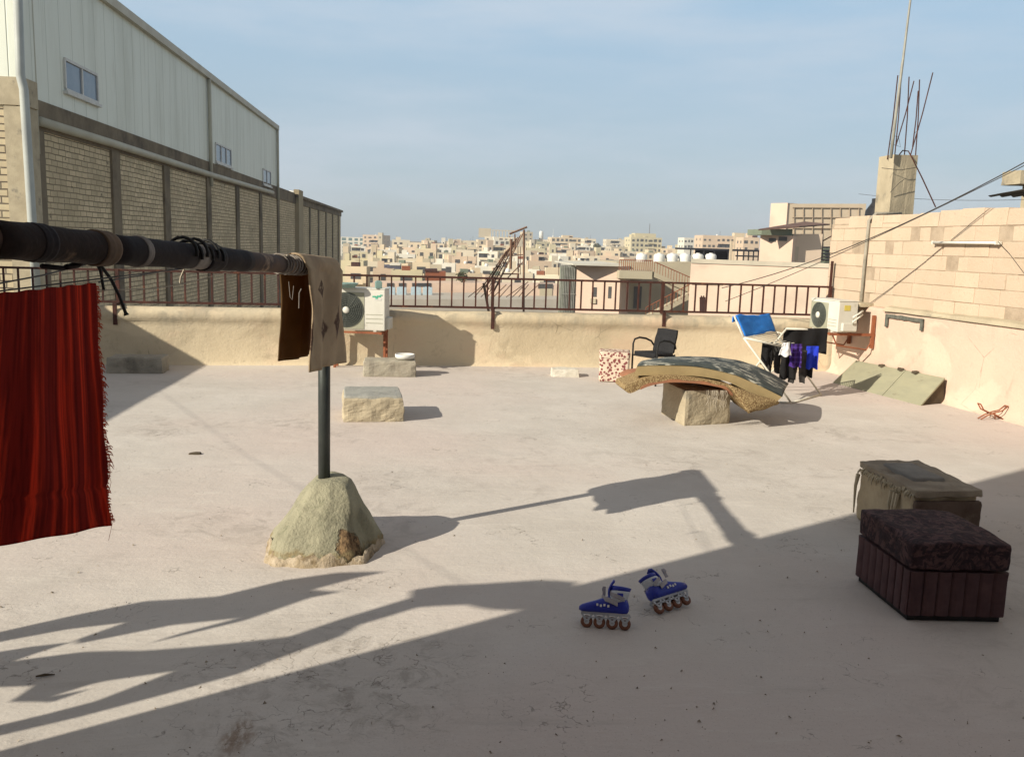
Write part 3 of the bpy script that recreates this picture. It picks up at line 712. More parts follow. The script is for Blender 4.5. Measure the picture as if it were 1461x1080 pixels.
for yy in (11.12, 11.66):
    xw = 6.2-.094*(yy-8.46)
    mb = MB(); mb.span(c1.x-.17, xw-.0, yy-.018, yy+.018, zb_-.036, zb_-.002); mb.build('arm', M_RUST, brk)
    mb = MB(); mb.span(xw-.05, xw-.012, yy-.02, yy+.02, zb_-.20, zb_+.24); mb.build('wall_plate', M_RUST, brk)
    mb = MB(); mb.tube([(c1.x-.12, yy, zb_-.035), (c1.x-.05, yy, zb_-.17), (xw-.10, yy, zb_-.22), (xw-.03, yy, zb_-.1)], .011, 6); mb.build('brace', M_RUST, brk)
mb = MB(); mb.span(c1.x-.16, c1.x-.13, 11.14, 11.64, zb_-.034, zb_-.004); mb.build('cross_rail', M_RUST, brk)

# ------------------------------------------------------------------ right wall
def RW(y): return 6.2-.094*(y-8.46)
def wxr(y): return RW(y) + .02*noise.noise(Vector((y*.8, 0, 0)))
def skew(mb):
    for v in mb.v: v.x += RW(v.y)-6.0
    return mb
def PW(u, v, off=0.0):
    d = ray(u, v); t = (6.2+.094*8.46+off)/(d.x+.094*d.y); return EYE+d*t
YA, YB = 2.0, 12.12
mb = MB(); ysr = [YA+i*(YB-YA)/110 for i in range(111)]
PR = [(-.10, -.02), (-.05, .015), (-.015, .05), (0, .12), (0, .35), (0, .6), (0, .85), (-.004, .97), (.01, 1.0), (.05, 1.012), (.25, 1.012), (.25, -.02)]
for y in ysr:
    for dx, z in PR:
        n1 = noise.noise(Vector((y*1.1, z*2.5, 5))); n2 = noise.noise(Vector((y*5, z*7, 8)))
        e = -.03*max(0, noise.noise(Vector((y*2.2, 4, 1)))) if z < .06 else 0
        mb.v.append(Vector((wxr(y)+dx+.010*n1+.004*n2+e, y, z+(.012*noise.noise(Vector((y*2.4, 1, 7)))+.006*noise.noise(Vector((y*9, 1, 7))) if z > .95 else 0))))
npr = len(PR)
for i in range(len(ysr)-1):
    for k in range(npr-1): mb.f.append([i*npr+k, (i+1)*npr+k, (i+1)*npr+k+1, i*npr+k+1]); mb.m.append(0)
pwl = mb.build('plaster_wall', M_RIGHT, smooth=True, origin=(6.1, 7, 0)); tag(pwl, 'peach plastered lower wall along the right side of the roof', 'wall')
WL[pwl.name] = Vector((6.1, 7, 0))
# grey painted outline on it
mb = MB()
ya, yb = PW(1320, 458).y, PW(1266, 452).y
def strip(y0, y1, z0, z1, k):
    def f(a, b):
        y = y0+(y1-y0)*a; z = z0+(z1-z0)*b + .012*noise.noise(Vector((a*9, k, b)))
        return (wxr(y)-.024+.0*b, y, z)
    mb.grid(f, 10, 3)
strip(ya, yb, .90, .945, 0); strip(ya, ya+.05, .80, .93, 1); strip(yb-.05, yb, .78, .93, 2)
mb.build('painted_outline', M_GREYPAINT, pwl, solid=.016)
bw = thing('block_wall', 'bare pale concrete block wall on top of the right plaster wall', 'wall', (6.15, 7, 1.01))
mb = MB(); mb.span(6.067, 6.24, 2.0, 12.5, 1.0, 2.12)
skew(mb); mb.build('mortar_core', mat('mortar', (.42, .335, .25), (.30, .235, .17), 6, .95, .5, 40, .01), bw)
def mat_block():
    t = NT('peach_concrete_block'); ge = t.n.new('ShaderNodeNewGeometry'); r = ge.outputs['Random Per Island']
    col = t.mix(r, (.57, .445, .335), (.50, .39, .295))
    col = t.mix(t.ramp(t.noise(3, 8, .65), .35, .7, 0, .6), col, (.47, .375, .275))
    col = t.mix(t.ramp(t.noise(1.1, 7, .65, t.mapping(loc=(3, 7, 1))), .52, .68, 0, .5), col, (.42, .36, .285))
    col = t.mix(t.ramp(t.noise(22, 5, .7), .58, .68, 0, .5), col, (.36, .29, .215))
    return t.done(col, .93, t.bump(t.noise(30, 8, .7), .7, .012), .15)
M_BLOCK = mat_block()
M_BLOCK_OLD = mat('peach_concrete_block_plain', (.57, .455, .335), (.49, .39, .285), 3, .92, .5, 50, .006, (.40, .33, .25), 1.1, .5, .68)
mb = MB()
for c in range(7):
    z0 = 1.01+.174*c; y = 2.0 + (.19 if c % 2 else 0) - .4 + rng.uniform(-.05, .05)
    while y < 12.5:
        y1 = min(y+.385+rng.uniform(-.02, .02), 12.5); a = max(y, 2.0)
        j = .006*rng.uniform(-1, 1); tl = .007*rng.uniform(-1, 1)
        if y1-a > .05 and not (11.5 < a < 11.6):
            if a < 11.56 < y1: segs = [(a, 11.53), (11.6, y1)]
            else: segs = [(a, y1)]
            for s0, s1 in segs:
                if s1-s0 < .05: continue
                zz = z0+.170+(.03*noise.noise(Vector((s0, 3, 3)))+.02-.012*(s0-9) if c == 6 else 0)
                g = .001+.0035*rng.random()**2
                x0 = 6.06+j
                if c == 6:
                    mb.hexa([(x0, s0+g, z0), (6.25, s0+g, z0), (6.25, s1-g, z0), (x0, s1-g, z0), (x0+.012, s0+g, zz), (6.25, s0+g, zz), (6.25, s1-g, zz), (x0+.012, s1-g, zz)])
                    continue
                mb.hexa([(x0, s0+g, z0+g), (6.25, s0+g, z0+g), (6.25, s1-g, z0+g), (x0+tl, s1-g, z0+g), (x0, s0+g, zz), (6.25, s0+g, zz), (6.25, s1-g, zz), (x0+tl, s1-g, zz)])
        y = y1
skew(mb); bl = mb.build('blocks', M_BLOCK, bw, bevel=.008)
mb = MB(); 
mb.rough([(5.96, 10.9, .985), (6.06, 10.9, .985), (6.06, 2.2, .985), (5.96, 2.2, .985), (5.985, 10.9, 1.03), (6.06, 10.9, 1.05), (6.06, 2.2, 1.05), (5.985, 2.2, 1.03)], 24, .022, 5, 0, 3)
skew(mb); mb.build('mortar_ledge', M_CONC_Y, bw)
mb = MB(); mb.rough([(5.72, 11.75, 1.0), (6.08, 11.75, 1.0), (6.08, 11.3, 1.0), (5.85, 11.3, 1.0), (5.75, 11.75, 1.05), (6.08, 11.75, 1.05), (6.08, 11.3, 1.05), (5.88, 11.3, 1.05)], 5, .01, 6, 0, 3)
skew(mb); mb.build('cement_shelf', M_CONC_Y, bw)
mb = MB(); mb.tube([(6.045, 11.565, .98), (6.04, 11.565, 1.5), (6.05, 11.565, 2.16), (6.14, 11.565, 2.25), (6.5, 11.57, 2.26)], .022, 8); skew(mb); tag(mb.build('drain_hose', M_CONC, smooth=True), 'grey brown pipe running up the gap in the block wall', 'pipe')
yl0, yl1 = PW(1330, 346).y, PW(1424, 343).y; zl = PW(1376, 345).z
lamp = thing('wall_lamp', 'long white fluorescent batten on the block wall', 'lamp', (RW((yl0+yl1)/2), (yl0+yl1)/2, zl))
mb = MB(); mb.span(6.015, 6.05, yl1, yl0, zl-.03, zl+.005); skew(mb); mb.build('batten', M_LAMP, lamp, bevel=.004)
mb = MB(); mb.tube([(5.995, yl1+.03, zl-.012), (5.995, yl0-.03, zl-.012)], .014, 12); skew(mb); mb.build('tube', mat('milky_tube', (.75, .73, .66), (.7, .68, .6), 3, .4, 0), lamp, smooth=True)
for y in (yl1+.02, yl0-.02):
    mb = MB(); mb.span(5.985, 6.02, y-.012, y+.012, zl-.03, zl+.008); skew(mb); mb.build('end_cap', M_LAMP, lamp)

# ------------------------------------------------------------------ column with starter bars, mast, tank and corrugated roof beyond the right wall
def cp(u, v, y=11.7): return PY(u, v, y)
cl = thing('concrete_column', 'unfinished concrete column stub with bare starter bars rising behind wall', 'column', (cp(1280, 320).x, 11.9, 0))
a, b, c_, d_ = cp(1253, 330), cp(1273, 330), cp(1304, 330), cp(1257, 222)
xl, xr = cp(1262, 330).x, cp(1304, 330).x; xlt, xrt = cp(1272, 222).x, cp(1310, 222).x; zt = cp(1290, 222).z
xm, xmt = cp(1253, 325).x, cp(1262, 222).x
mb = MB()
mb.rough([(xl-.0, 11.62, -1), (xr, 11.7, -1), (xr+.10, 12.05, -1), (xl+.03, 12.0, -1), (xlt+.0, 11.62, zt), (xrt, 11.7, zt+.01), (xrt+.10, 12.05, zt), (xlt-.02, 12.0, zt)], 12, .008, 6, 0, 4)
mb.build('shaft', M_CONC_Y, cl)
bars = [((1266, 224), (1281, 108), 0), ((1276, 224), (1286, 108), 1), ((1290, 222), (1297, 110), 0), ((1278, 205), (1304, 116), 1), ((1306, 222), (1312, 114), 0), ((1302, 206), (1310, 130), 1), ((1299, 218), (1331, 104), 0)]
for (u0, v0), (u1, v1), k in bars:
    mb = MB(); p0, p1 = cp(u0, v0+4, 11.75+.3*k), cp(u1, v1, 11.75+.3*k)
    mb.tube([p0, p0.lerp(p1, .5)+Vector((.01, 0, 0)), p1], .0075, 6); mb.build('starter_bar', M_STEEL, cl)
mb = MB(); mb.tube([cp(1283, 221, 11.7), cp(1288, 215, 11.7), cp(1296, 216, 11.7), cp(1301, 225, 11.62), cp(1316, 255, 11.6), cp(1335, 296, 11.55)], .0085, 6); mb.build('starter_bar', M_STEEL, cl)
mb = MB(); mb.tube([cp(1258, 240, 11.58), cp(1285, 243, 11.56), cp(1308, 239, 11.62)], .004, 5); mb.tube([cp(1270, 275, 11.58), cp(1282, 262, 11.56), cp(1292, 255, 11.56)], .004, 5)
mb.tube([cp(1270, 205, 11.8), cp(1285, 210, 11.8), cp(1282, 196, 11.8), cp(1275, 194, 11.9)], .003, 5); mb.tube([cp(1303, 192, 11.75), cp(1311, 185, 11.75)], .003, 5)
mb.build('tie_wire', M_WIRE, cl)
mb = MB(); mb.tube([cp(1271, 226, 11.56), cp(1277.5, 170, 11.56), cp(1287.5, 92, 11.56), cp(1288.4, 86, 11.56), cp(1296.5, 20, 11.56), cp(1304, -40, 11.56)], [.02, .02, .018, .016, .014, .013], 10)
tag(mb.build('mast', mat('grey_mast_steel', (.32, .32, .28), (.22, .21, .18), 5, .5, .1, spec=.4), smooth=True), 'tall thin grey mast tied to the concrete column', 'mast')
p = cp(1261, 284, 13.2); mb = MB(); mb.lathe((p.x, 13.2, p.z-2.0), [(.02, 0), (.26, 0), (.27, .1), (.27, 1.6), (.25, 1.82), (.17, 1.94), (.17, 2.0), (.02, 2.0)], 24)
tag(mb.build('water_tank', M_BLKTANK, smooth=True), 'black plastic water tank partly hidden behind the concrete column', 'water tank')
cr_ = thing('corrugated_roof', 'edge of a dark corrugated roof sheet beyond the block wall, far right', 'roof', (9.5, 10.5, 0))
pa = PY(1410, 279, 11.5); mb = MB()
def corr(a, b): 
    x = pa.x+2.6*a; return (x, 11.5-1.6*b, pa.z + .022*math.sin(2*math.pi*x/.075*.45) + .02*a*2.6 + .10*b)
mb.grid(corr, 120, 2); mb.build('sheet', mat('dark_metal_sheet', (.05, .05, .05), (.08, .07, .06), 3, .6, .1), cr_, smooth=True, solid=.004)
mb = MB(); mb.span(pa.x+.35, pa.x+.42, 11.0, 11.07, -1, pa.z+.02); mb.span(pa.x+2.3, pa.x+2.37, 11.0, 11.07, -1, pa.z+.08); mb.build('prop', M_STEEL, cr_)
mb = MB(); p = PY(1468, 252, 11.6); mb.rough([(p.x-.12, 11.6, p.z-.1), (p.x+.5, 11.6, p.z-.1), (p.x+.5, 12, p.z-.1), (p.x-.12, 12, p.z-.1), (p.x-.12, 11.6, p.z+.08), (p.x+.5, 11.6, p.z+.08), (p.x+.5, 12, p.z+.08), (p.x-.12, 12, p.z+.08)], 4, .01, 6, 0)
mb.span(p.x+.1, p.x+.25, 11.7, 11.85, -1, p.z-.09); tag(mb.build('concrete_beam', M_CONC_Y), 'pale concrete beam end just above the corrugated roof edge', 'beam')

def cable(name, pts, r, label, sag=0.0, m=M_WIRE, cat='cable'):
    mb = MB(); mb.tube(pts, r, 6); return tag(mb.build(name, m, smooth=True), label, cat)
def curve(p0, p1, sag, n=14): return [p0.lerp(p1, i/n)-Vector((0, 0, sag*4*(i/n)*(1-i/n))) for i in range(n+1)]
cable('overhead_cable', curve(PY(1480, 222, 8.6), PY(1030, 411, 12.3), .16), .006, 'upper black cable dropping from the right down to the railing')
cable('overhead_cable', curve(PY(1490, 222, 8.5), PY(1035, 430, 12.32), .06), .0045, 'lower black cable dropping from the right down to the railing')
cable('overhead_wire', curve(PY(1225, 277, 13.0), PY(1490, 284, 10.4), .05), .003, 'thin level wire passing behind the concrete column', cat='wire')
cable('loose_wire', [PW(1424, 345), PW(1440, 362, .03), PW(1461, 390, .03), PW(1475, 402, .03)], .003, 'thin wire drooping off the right end of the wall lamp', cat='wire')

# ------------------------------------------------------------------ ottomans, blocks
def prism_quad(c4, z0, z1): return [Vector((p.x, p.y, z0)) for p in c4]+[Vector((p.x, p.y, z1)) for p in c4]
def mat_maroon():
    t = NT('maroon_velour'); 
    v = t.mapping((1, 1, 1)); n = t.noise(9, 5, .6, None, 3.0)
    col = t.mix(t.ramp(n, .42, .58), (.10, .055, .055), (.04, .022, .026))
    col = t.mix(t.ramp(t.noise(6, 3, .5, t.mapping(loc=(4, 4, 4)), 6), .53, .57, 0, .85), col, (.022, .014, .018))
    nb = t.bump(t.noise(13, 6, .65, None, 2.5), .8, .02)
    return t.done(col, .85, nb, .2)
M_MAROON = mat_maroon()
M_PLEAT = mat('maroon_pleat', (.10, .054, .056), (.066, .034, .037), 8, .8, .25, 120, .002)
def ottoman(p_near, p_left, p_right, h, hc):
    ex = (p_right-p_near); ey = (p_left-p_near); p_back = p_near+ex+ey
    t = thing('ottoman', 'maroon pleated ottoman with a creased velour cushion top, nearest at right', 'ottoman', (p_near+ex*.5+ey*.5))
    def Q(a, b, z): q = p_near+ex*a+ey*b; return Vector((q.x, q.y, z))
    mb = MB(); mb.hexa([Q(.03, .03, .0), Q(.97, .03, .0), Q(.97, .97, .0), Q(.03, .97, .0), Q(.03, .03, .04), Q(.97, .03, .04), Q(.97, .97, .04), Q(.03, .97, .04)]); mb.build('plinth', M_BLACK, t)
    def side(n, f):
        for k in range(n):
            yield f(k/n), f((k+.86)/n), f((k+1)/n)
    mb = MB(); ring = []
    per = []
    for n, f in ((7, lambda s: (s, 0)), (8, lambda s: (1, s)), (7, lambda s: (1-s, 1)), (8, lambda s: (0, 1-s))):
        for k in range(n):
            for q, ins in ((.0, 1), (.05, .35), (.15, -.2), (.38, -.55), (.65, -.55), (.88, -.2), (.96, .35)):
                a, b = f((k+q)/n); per.append((a, b, ins))
    rings = []
    for z, s_ in ((.03, .0), (.08, .0), (.2, -.004), (h-hc-.01, .004)):
        g = []
        for a, b, ins in per:
            d = Vector((a-.5, b-.5)); m = max(abs(d.x), abs(d.y))
            k = 1+s_-.030*ins
            g.append(Q(.5+d.x*k, .5+d.y*k, z))
        rings.append(g)
    mb.loft(rings); mb.build('pleated_skirt', M_PLEAT, t)
    mb = MB(); e = .012
    mb.rough([Q(-e, -e, h-hc), Q(1+e, -e, h-hc), Q(1+e, 1+e, h-hc), Q(-e, 1+e, h-hc), Q(-e, -e, h), Q(1+e, -e, h), Q(1+e, 1+e, h), Q(-e, 1+e, h)], 22, .006, 9, 4, 2)
    for v in mb.v:
        if v.z > h-.05:
            d = (v-Q(.5, .5, h)); v.z += .014*(1-(d.length/.35)**2)+.008*noise.noise(v*7)
    mb.build('cushion', M_MAROON, t, smooth=True)
    return t
ottoman(G(1292, 886), G(1219, 826), G(1432, 889), .385, .13)
bn, bl_, br = G(1298, 786), G(1219, 739), G(1388, 784)
ex, ey = br-bn, bl_-bn
ft = thing('foam_block', 'torn tan foam pouf with a dark dusty cover, behind the maroon ottoman', 'pouf', bn+ex*.5+ey*.5)
def Q(a, b, z): q = bn+ex*a+ey*b; return Vector((q.x, q.y, z))
mb = MB(); mb.rough([Q(0, 0, 0), Q(1, 0, 0), Q(1, 1, 0), Q(0, 1, 0), Q(.01, .01, .33), Q(.99, .01, .33), Q(.99, .99, .33), Q(.01, .99, .33)], 14, .012, 7, 2, 6)
fm = mb.build('foam', mat('tan_foam', (.46, .38, .26), (.36, .29, .195), 5, .95, .7, 30, .012, (.2, .16, .11), 4), ft, smooth=True)
mb = MB(); M_COVER = mat('dark_dusty_cover', (.085, .055, .042), (.14, .10, .078), 6, .95, .6, 30, .01, (.24, .2, .15), 4)
mb.rough([Q(.0, -.03, .02), Q(1.03, -.03, .02), Q(1.03, .02, .02), Q(.0, .02, .02), Q(.0, -.03, .30), Q(1.03, -.03, .30), Q(1.03, .02, .30), Q(.0, .02, .30)], 10, .008, 8, 1, 6); mb.build('front_cover', M_COVER, ft, smooth=True)
mb = MB(); mb.rough([Q(-.005, -.035, .325), Q(1.03, -.035, .325), Q(1.03, 1.01, .345), Q(-.005, 1.01, .345), Q(-.01, -.03, .365), Q(1.03, -.03, .365), Q(1.03, 1.01, .385), Q(-.01, 1.01, .385)], 16, .012, 8, 2, 9)
mb.build('top_cover', mat('dusty_top_cover', (.34, .29, .22), (.22, .18, .135), 5, .95, .6, 30, .008, (.12, .09, .065), 4), ft, smooth=True)
mb = MB(); mb.rough([Q(.22, .28, .355), Q(.78, .25, .355), Q(.74, .86, .365), Q(.2, .86, .365), Q(.25, .3, .388), Q(.75, .28, .388), Q(.72, .82, .398), Q(.24, .82, .398)], 8, .004, 8, 2, 3)
mb.build('top_patch', mat('slate_patch', (.25, .235, .21), (.16, .15, .135), 5, .8, .3, 40, .004), ft, smooth=True)
mb = MB()
for i in range(34):
    b = .02+.96*i/34; p = Q(-.005, b, .335+.02*rng.random()); L = .03+.07*abs(noise.noise(Vector((b*5, 1, 1))))
    q = p+Vector((rng.uniform(-.02, 0), rng.uniform(-.02, .02), -L)); mb.tube([p, p.lerp(q, .5)+Vector((-.008, 0, 0)), q], [.009, .006, .002], 5)
for b in (.25, .3, .36, .98):
    p = Q(-.02, b, .3); mb.tube([p, p+Vector((-.012, 0, -.08)), p+Vector((-.004, .01, -.16-.1*(b > .9)))], [.014, .01, .004], 6)
mb.build('frayed_edge', M_CONC_Y, ft)

# patterned stool at the back
def mat_floral():
    t = NT('floral_upholstery'); v = t.voro(26, None, 'F1'); n = t.noise(26, 5, .6, None, 2)
    col = t.mix(t.ramp(t.math('ADD', v, t.math('MULTIPLY', n, .6)), .66, .80), (.20, .06, .06), (.60, .50, .40))
    return t.done(col, .95, t.bump(n, .3, .004), .1)
M_FLORAL = mat_floral()
on = G(880, 546); t = thing('patterned_stool', 'cream and maroon floral padded stool left of the black chair', 'stool', (on.x, on.y+.18, 0))
mb = MB(); rot = Matrix.Rotation(R(-12), 3, 'Z'); c = Vector((on.x, on.y+.2, 0))
def Qs(a, b, z): return c+rot @ Vector((a, b, z))
s_ = .19
mb.rough([Qs(-s_, -s_, .0), Qs(s_, -s_, .0), Qs(s_, s_, .0), Qs(-s_, s_, .0), Qs(-s_, -s_, .33), Qs(s_, -s_, .33), Qs(s_, s_, .33), Qs(-s_, s_, .33)], 14, .006, 9, 2, 2); mb.build('body', M_FLORAL, t, smooth=True)
mb = MB(); s_ = .195; mb.rough([Qs(-s_, -s_, .30), Qs(s_, -s_, .30), Qs(s_, s_, .30), Qs(-s_, s_, .30), Qs(-s_, -s_, .385), Qs(s_, -s_, .385), Qs(s_, s_, .385), Qs(-s_, s_, .385)], 12, .006, 9, 3, 5); mb.build('cushion', M_FLORAL, t, smooth=True)

# ------------------------------------------------------------------ black armchair
def bk(u, v, y): return PY(u, v, y)
cc = G(938, 552); cyy = cc.y+.3
ch = thing('armchair', 'black armchair with fabric back behind the curved mattress', 'chair', (cc.x+.02, cyy, 0), R(-58)); ch.scale = (.84, .84, .9); WL[ch.name] = Vector((0, 0, 0))
def padf(w, d, th, bulge, M):
    def f(mb): pass
mb = MB(); mb.rough([(-.22, -.22, .40), (.22, -.22, .40), (.21, .2, .385), (-.21, .2, .385), (-.22, -.22, .45), (.22, -.22, .45), (.21, .2, .435), (-.21, .2, .435)], 10, .004, 6, 2); mb.build('seat', M_CHAIR, ch, smooth=True)
mb = MB(); mb.rough([(-.21, .17, .43), (.21, .17, .43), (.21, .21, .43), (-.21, .21, .43), (-.2, .25, .76), (.2, .25, .76), (.2, .285, .76), (-.2, .285, .76)], 10, .008, 6, 1, 3); mb.build('backrest', M_CHAIR, ch, smooth=True)
for sx in (-1, 1):
    mb = MB(); mb.tube([(sx*.25, -.21, .0), (sx*.25, -.21, .55), (sx*.25, -.18, .61), (sx*.25, -.08, .63), (sx*.25, .06, .61), (sx*.24, .17, .57), (sx*.22, .22, .5)], .014, 8); mb.build('arm', M_BLACK, ch, smooth=True)
    mb = MB(); mb.tube([(sx*.22, .2, .42), (sx*.24, .24, .0)], .013, 8); mb.build('leg', M_BLACK, ch, smooth=True)
mb = MB(); mb.tube([(-.25, -.21, .39), (.25, -.21, .39)], .012, 8); mb.tube([(-.22, .2, .4), (.22, .2, .4)], .012, 8); mb.build('seat_frame', M_BLACK, ch)

# ------------------------------------------------------------------ concrete cube with rug and mattress across it
MY = 8.25
gl, gf, gr = G(951, 594), G(976, 608), G(1041, 604)
ex = gr-gf; ey = (gl-gf)*1.35
mb = MB(); zt = .345
def Qb(a, b, z): q = gf+ex*a+ey*b; return Vector((q.x, q.y, z))
mb.rough([Qb(0, 0, -.01), Qb(1, 0, -.01), Qb(1, 1, -.01), Qb(0, 1, -.01), Qb(0, 0, zt), Qb(1, 0, zt), Qb(1, 1, zt), Qb(0, 1, zt)], 14, .008, 8, 1, 2)
tag(mb.build('concrete_cube', M_CONC_Y), 'square concrete plinth under the curved mattress', 'plinth')
def prof(pts, y): return [(PY(u, v, y).x, PY(u, v, y).z) for u, v in pts]
def resample(pts, n):
    # smooth Catmull-Rom through points
    out = []; P = [pts[0]]+pts+[pts[-1]]
    for i in range(1, len(P)-2):
        for k in range(n):
            t = k/n; a, b, c, d = [Vector((*q, 0)) for q in P[i-1:i+3]]
            v = .5*((2*b)+(c-a)*t+(2*a-5*b+4*c-d)*t*t+(3*b-a-3*c+d)*t**3); out.append((v.x, v.y))
    out.append(pts[-1]); return out
low = resample(prof([(905, 536), (944, 535.6), (992, 536.5), (1032, 543), (1052, 551), (1080, 565), (1104, 578)], MY-.1), 6)
upp = resample(prof([(909, 520), (944, 519), (994, 521), (1042, 531), (1066, 540), (1092, 552), (1116, 564)], MY-.1), 6)
bup = resample(prof([(923, 515.5), (955, 510.5), (1000, 509.5), (1042, 512.5), (1064, 517), (1093, 528), (1125, 547)], MY+.72), 6)
MW = .78; myc = MY-.1
mt = thing('foam_mattress', 'sagging foam mattress with dark streaked top, bent across the plinth', 'mattress', ((low[0][0]+low[-1][0])/2, MY+.3, .3))
n = len(low); rows = 9; mb = MB(); mbt = MB()
def ed_(k): return .0
body = []
for j in range(rows+1):
    y = myc+.82*j/rows; r = []
    sg = .018*math.sin(j/rows*3)
    q = j/rows
    mix_ = lambda A, B: (A[0]+(B[0]-A[0])*q, A[1]+(B[1]-A[1])*q)
    dl = [(c_[0]+(a_[0]-b_[0]), c_[1]+(a_[1]-b_[1])) for a_, b_, c_ in zip(low, upp, bup)]
    for a_, b_ in zip(low, dl): x, z = mix_(a_, b_); r.append(Vector((x, y, z+sg)))
    for a_, b_ in reversed(list(zip(upp, bup))): x, z = mix_(a_, b_); r.append(Vector((x, y, z-.012+sg)))
    body.append(r)
mb.loft(body); mb.build('foam_side', mat('ochre_foam', (.38, .29, .15), (.31, .235, .12), 5, .9, .3, 60, .004, (.24, .18, .1), 3), mt)
def mat_streak():
    t = NT('slate_streaked_ticking')
    s1 = t.ramp(t.noise(15, 5, .65, t.mapping((.4, 2.4, 1))), .50, .57)
    bl = t.ramp(t.noise(4.2, 3, .5, t.mapping(loc=(3, 1, 0))), .46, .54)
    col = t.mix(t.ramp(t.noise(5, 6, .6), .4, .6), (.03, .04, .042), (.055, .066, .062))
    col = t.mix(t.math('MULTIPLY', s1, bl), col, (.46, .45, .38))
    return t.done(col, .75, t.bump(t.noise(40, 4), .3, .004), .35)
top = []
for j in range(rows+1):
    y = myc-.004+(.82+.008)*j/rows; r = []; sg = .018*math.sin(j/rows*3)
    e = -.02 if j in (0, rows) else 0
    q = j/rows; UU = [(a_[0]+(b_[0]-a_[0])*q, a_[1]+(b_[1]-a_[1])*q) for a_, b_ in zip(upp, bup)]
    for x, z in UU: r.append(Vector((x, y, z-.016+sg)))
    for x, z in reversed(UU): r.append(Vector((x+.004, y, z+.006+e*.5+sg+.006*noise.noise(Vector((x*6, y*6, 0))))))
    top.append(r)
mbt.loft(top); mbt.build('ticking_top', mat_streak(), mt, smooth=True)
# straw rug beneath it
M_STRAW = mat_weave('straw_weave', (.42, .32, .17), (.17, .11, .055), 105)
M_TERRA = mat('terracotta_backing', (.33, .15, .08), (.26, .12, .07), 6, .9, .3, 60, .004)
rl = resample(prof([(891, 556), (900, 561), (925, 550), (955, 544.5), (990, 545.5), (1020, 550), (1038, 556), (1050, 570), (1068, 589)], MY-.16), 5)
ru = resample(prof([(893, 549), (905, 545), (925, 538), (955, 535), (990, 538), (1020, 543), (1043, 549), (1064, 560), (1092, 580)], MY-.16), 5)
rg = thing('straw_rug', 'thick woven straw rug with terracotta lining under the mattress', 'rug', ((rl[0][0]+rl[-1][0])/2, MY+.2, .2))
mb = MB(); body = []
for j in range(7):
    y = MY-.16+.42*j/6; r = []
    for i, (x, z) in enumerate(rl): r.append(Vector((x-.0*j, y, z + .02*j/6*(i > 30))))
    for i, (x, z) in reversed(list(enumerate(ru))): r.append(Vector((x+.08*(j/6)*(i > 34), y, z-.004+.03*(j/6)*(i > 34))))
    body.append(r)
mb.loft(body); mb.build('weave', M_STRAW, rg)
mb = MB(); body = []
for j in range(7):
    y = MY-.168+.93*j/6; r = []
    for i, (x, z) in enumerate(rl[8:34]): r.append(Vector((x, y, z-.008)))
    for i, (x, z) in reversed(list(enumerate(rl[8:34]))): r.append(Vector((x, y, z+.016+.006*math.sin(i))))
    body.append(r)
mb.loft(body); mb.build('lining', M_TERRA, rg)
# right folded flap facing the camera
fa, fb, fc, fd = PY(1040, 550, MY-.2), PY(1112, 574, MY-.12), PY(1108, 577, MY-.10), PY(1068, 590, MY-.24)
mb = MB(); mb.grid(lambda a, b: fa.lerp(fb, a).lerp(fd.lerp(fc, a), b)+Vector((0, -.03*math.sin(a*3)*math.sin(b*3), .006*math.sin(a*9))), 14, 10); mb.build('corner_flap', M_STRAW, rg, smooth=True, solid=.018)
mb = MB()
for k in range(26):
    u = 1008+30*rng.random(); p = PY(u, 557, MY-.185); L = .06+.16*rng.random(); pts = [p]
    for i in range(1, 5): pts.append(p+Vector((rng.uniform(-.012, .012), -.012-rng.uniform(0, .01), -L*i/4)))
    mb.tube(pts, .0022, 4)
mb.build('loose_threads', M_STRING, rg)

# ------------------------------------------------------------------ drying rack and laundry
RYn, RYf = 9.55, 10.55
dr = thing('drying_rack', 'white folding drying rack with raised wings near the right wall', 'drying rack', (PY(1110, 500, 10).x, 10.05, 0))
wr = .011
mw = mat('white_rack_enamel', (.66, .64, .56), (.56, .54, .46), 6, .5, 0, spec=.4)
def tb(name, pts, r=wr): mb = MB(); mb.tube(pts, r, 8); return mb.build(name, mw, dr, smooth=True)
ftA = G(1129, 576); ftB = Vector((ftA.x-.0, ftA.y+.95, 0))
An, Af = PY(1061, 482, RYn+.1), PY(1107, 475, RYn+.7)
ftB = ftA+Vector((Af.x-An.x, Af.y-An.y, 0))
tb('leg', [Vector((ftA.x, ftA.y, .01)), An]); tb('leg', [Vector((ftB.x, ftB.y, .01)), Af]); tb('floor_bar', [Vector((ftA.x, ftA.y, .012)), Vector((ftA.x-.13, ftA.y+.02, .012))])
tb('floor_bar', [Vector((ftA.x, ftA.y, .012)), Vector((ftB.x, ftB.y, .012))])
Bt = PY(1122, 469, RYn+.35); Bt2 = PY(1184, 471, RYn+.45)
Bf = G(1050, 560)+Vector((0, 0, .012))
tb('leg', [Bt, Bf]); tb('leg', [Bt2, Vector((Bf.x+.36, Bf.y+.45, .012))]); tb('top_bar', [Bt, Bt2], .012)
e0, e1 = An, PY(1114, 494, RYn+.05); e2, e3 = PY(1107, 474, RYn+.7), PY(1150, 486, RYn+.7)
tb('shelf_rail', [e0, e1]); tb('shelf_rail', [e0, e2]); tb('shelf_rail', [e2, e3]); tb('shelf_rail', [e1, e3])
for k in range(1, 8): tb('rung', [e0.lerp(e1, k/8), e2.lerp(e3, k/8)], .006)
w0, w1 = PY(1048, 452, RYn+.25), PY(1098, 450, RYn+.85)
tb('wing_rail', [e0, w0]); tb('wing_rail', [e2, w1]); tb('wing_rail', [w0, w1])
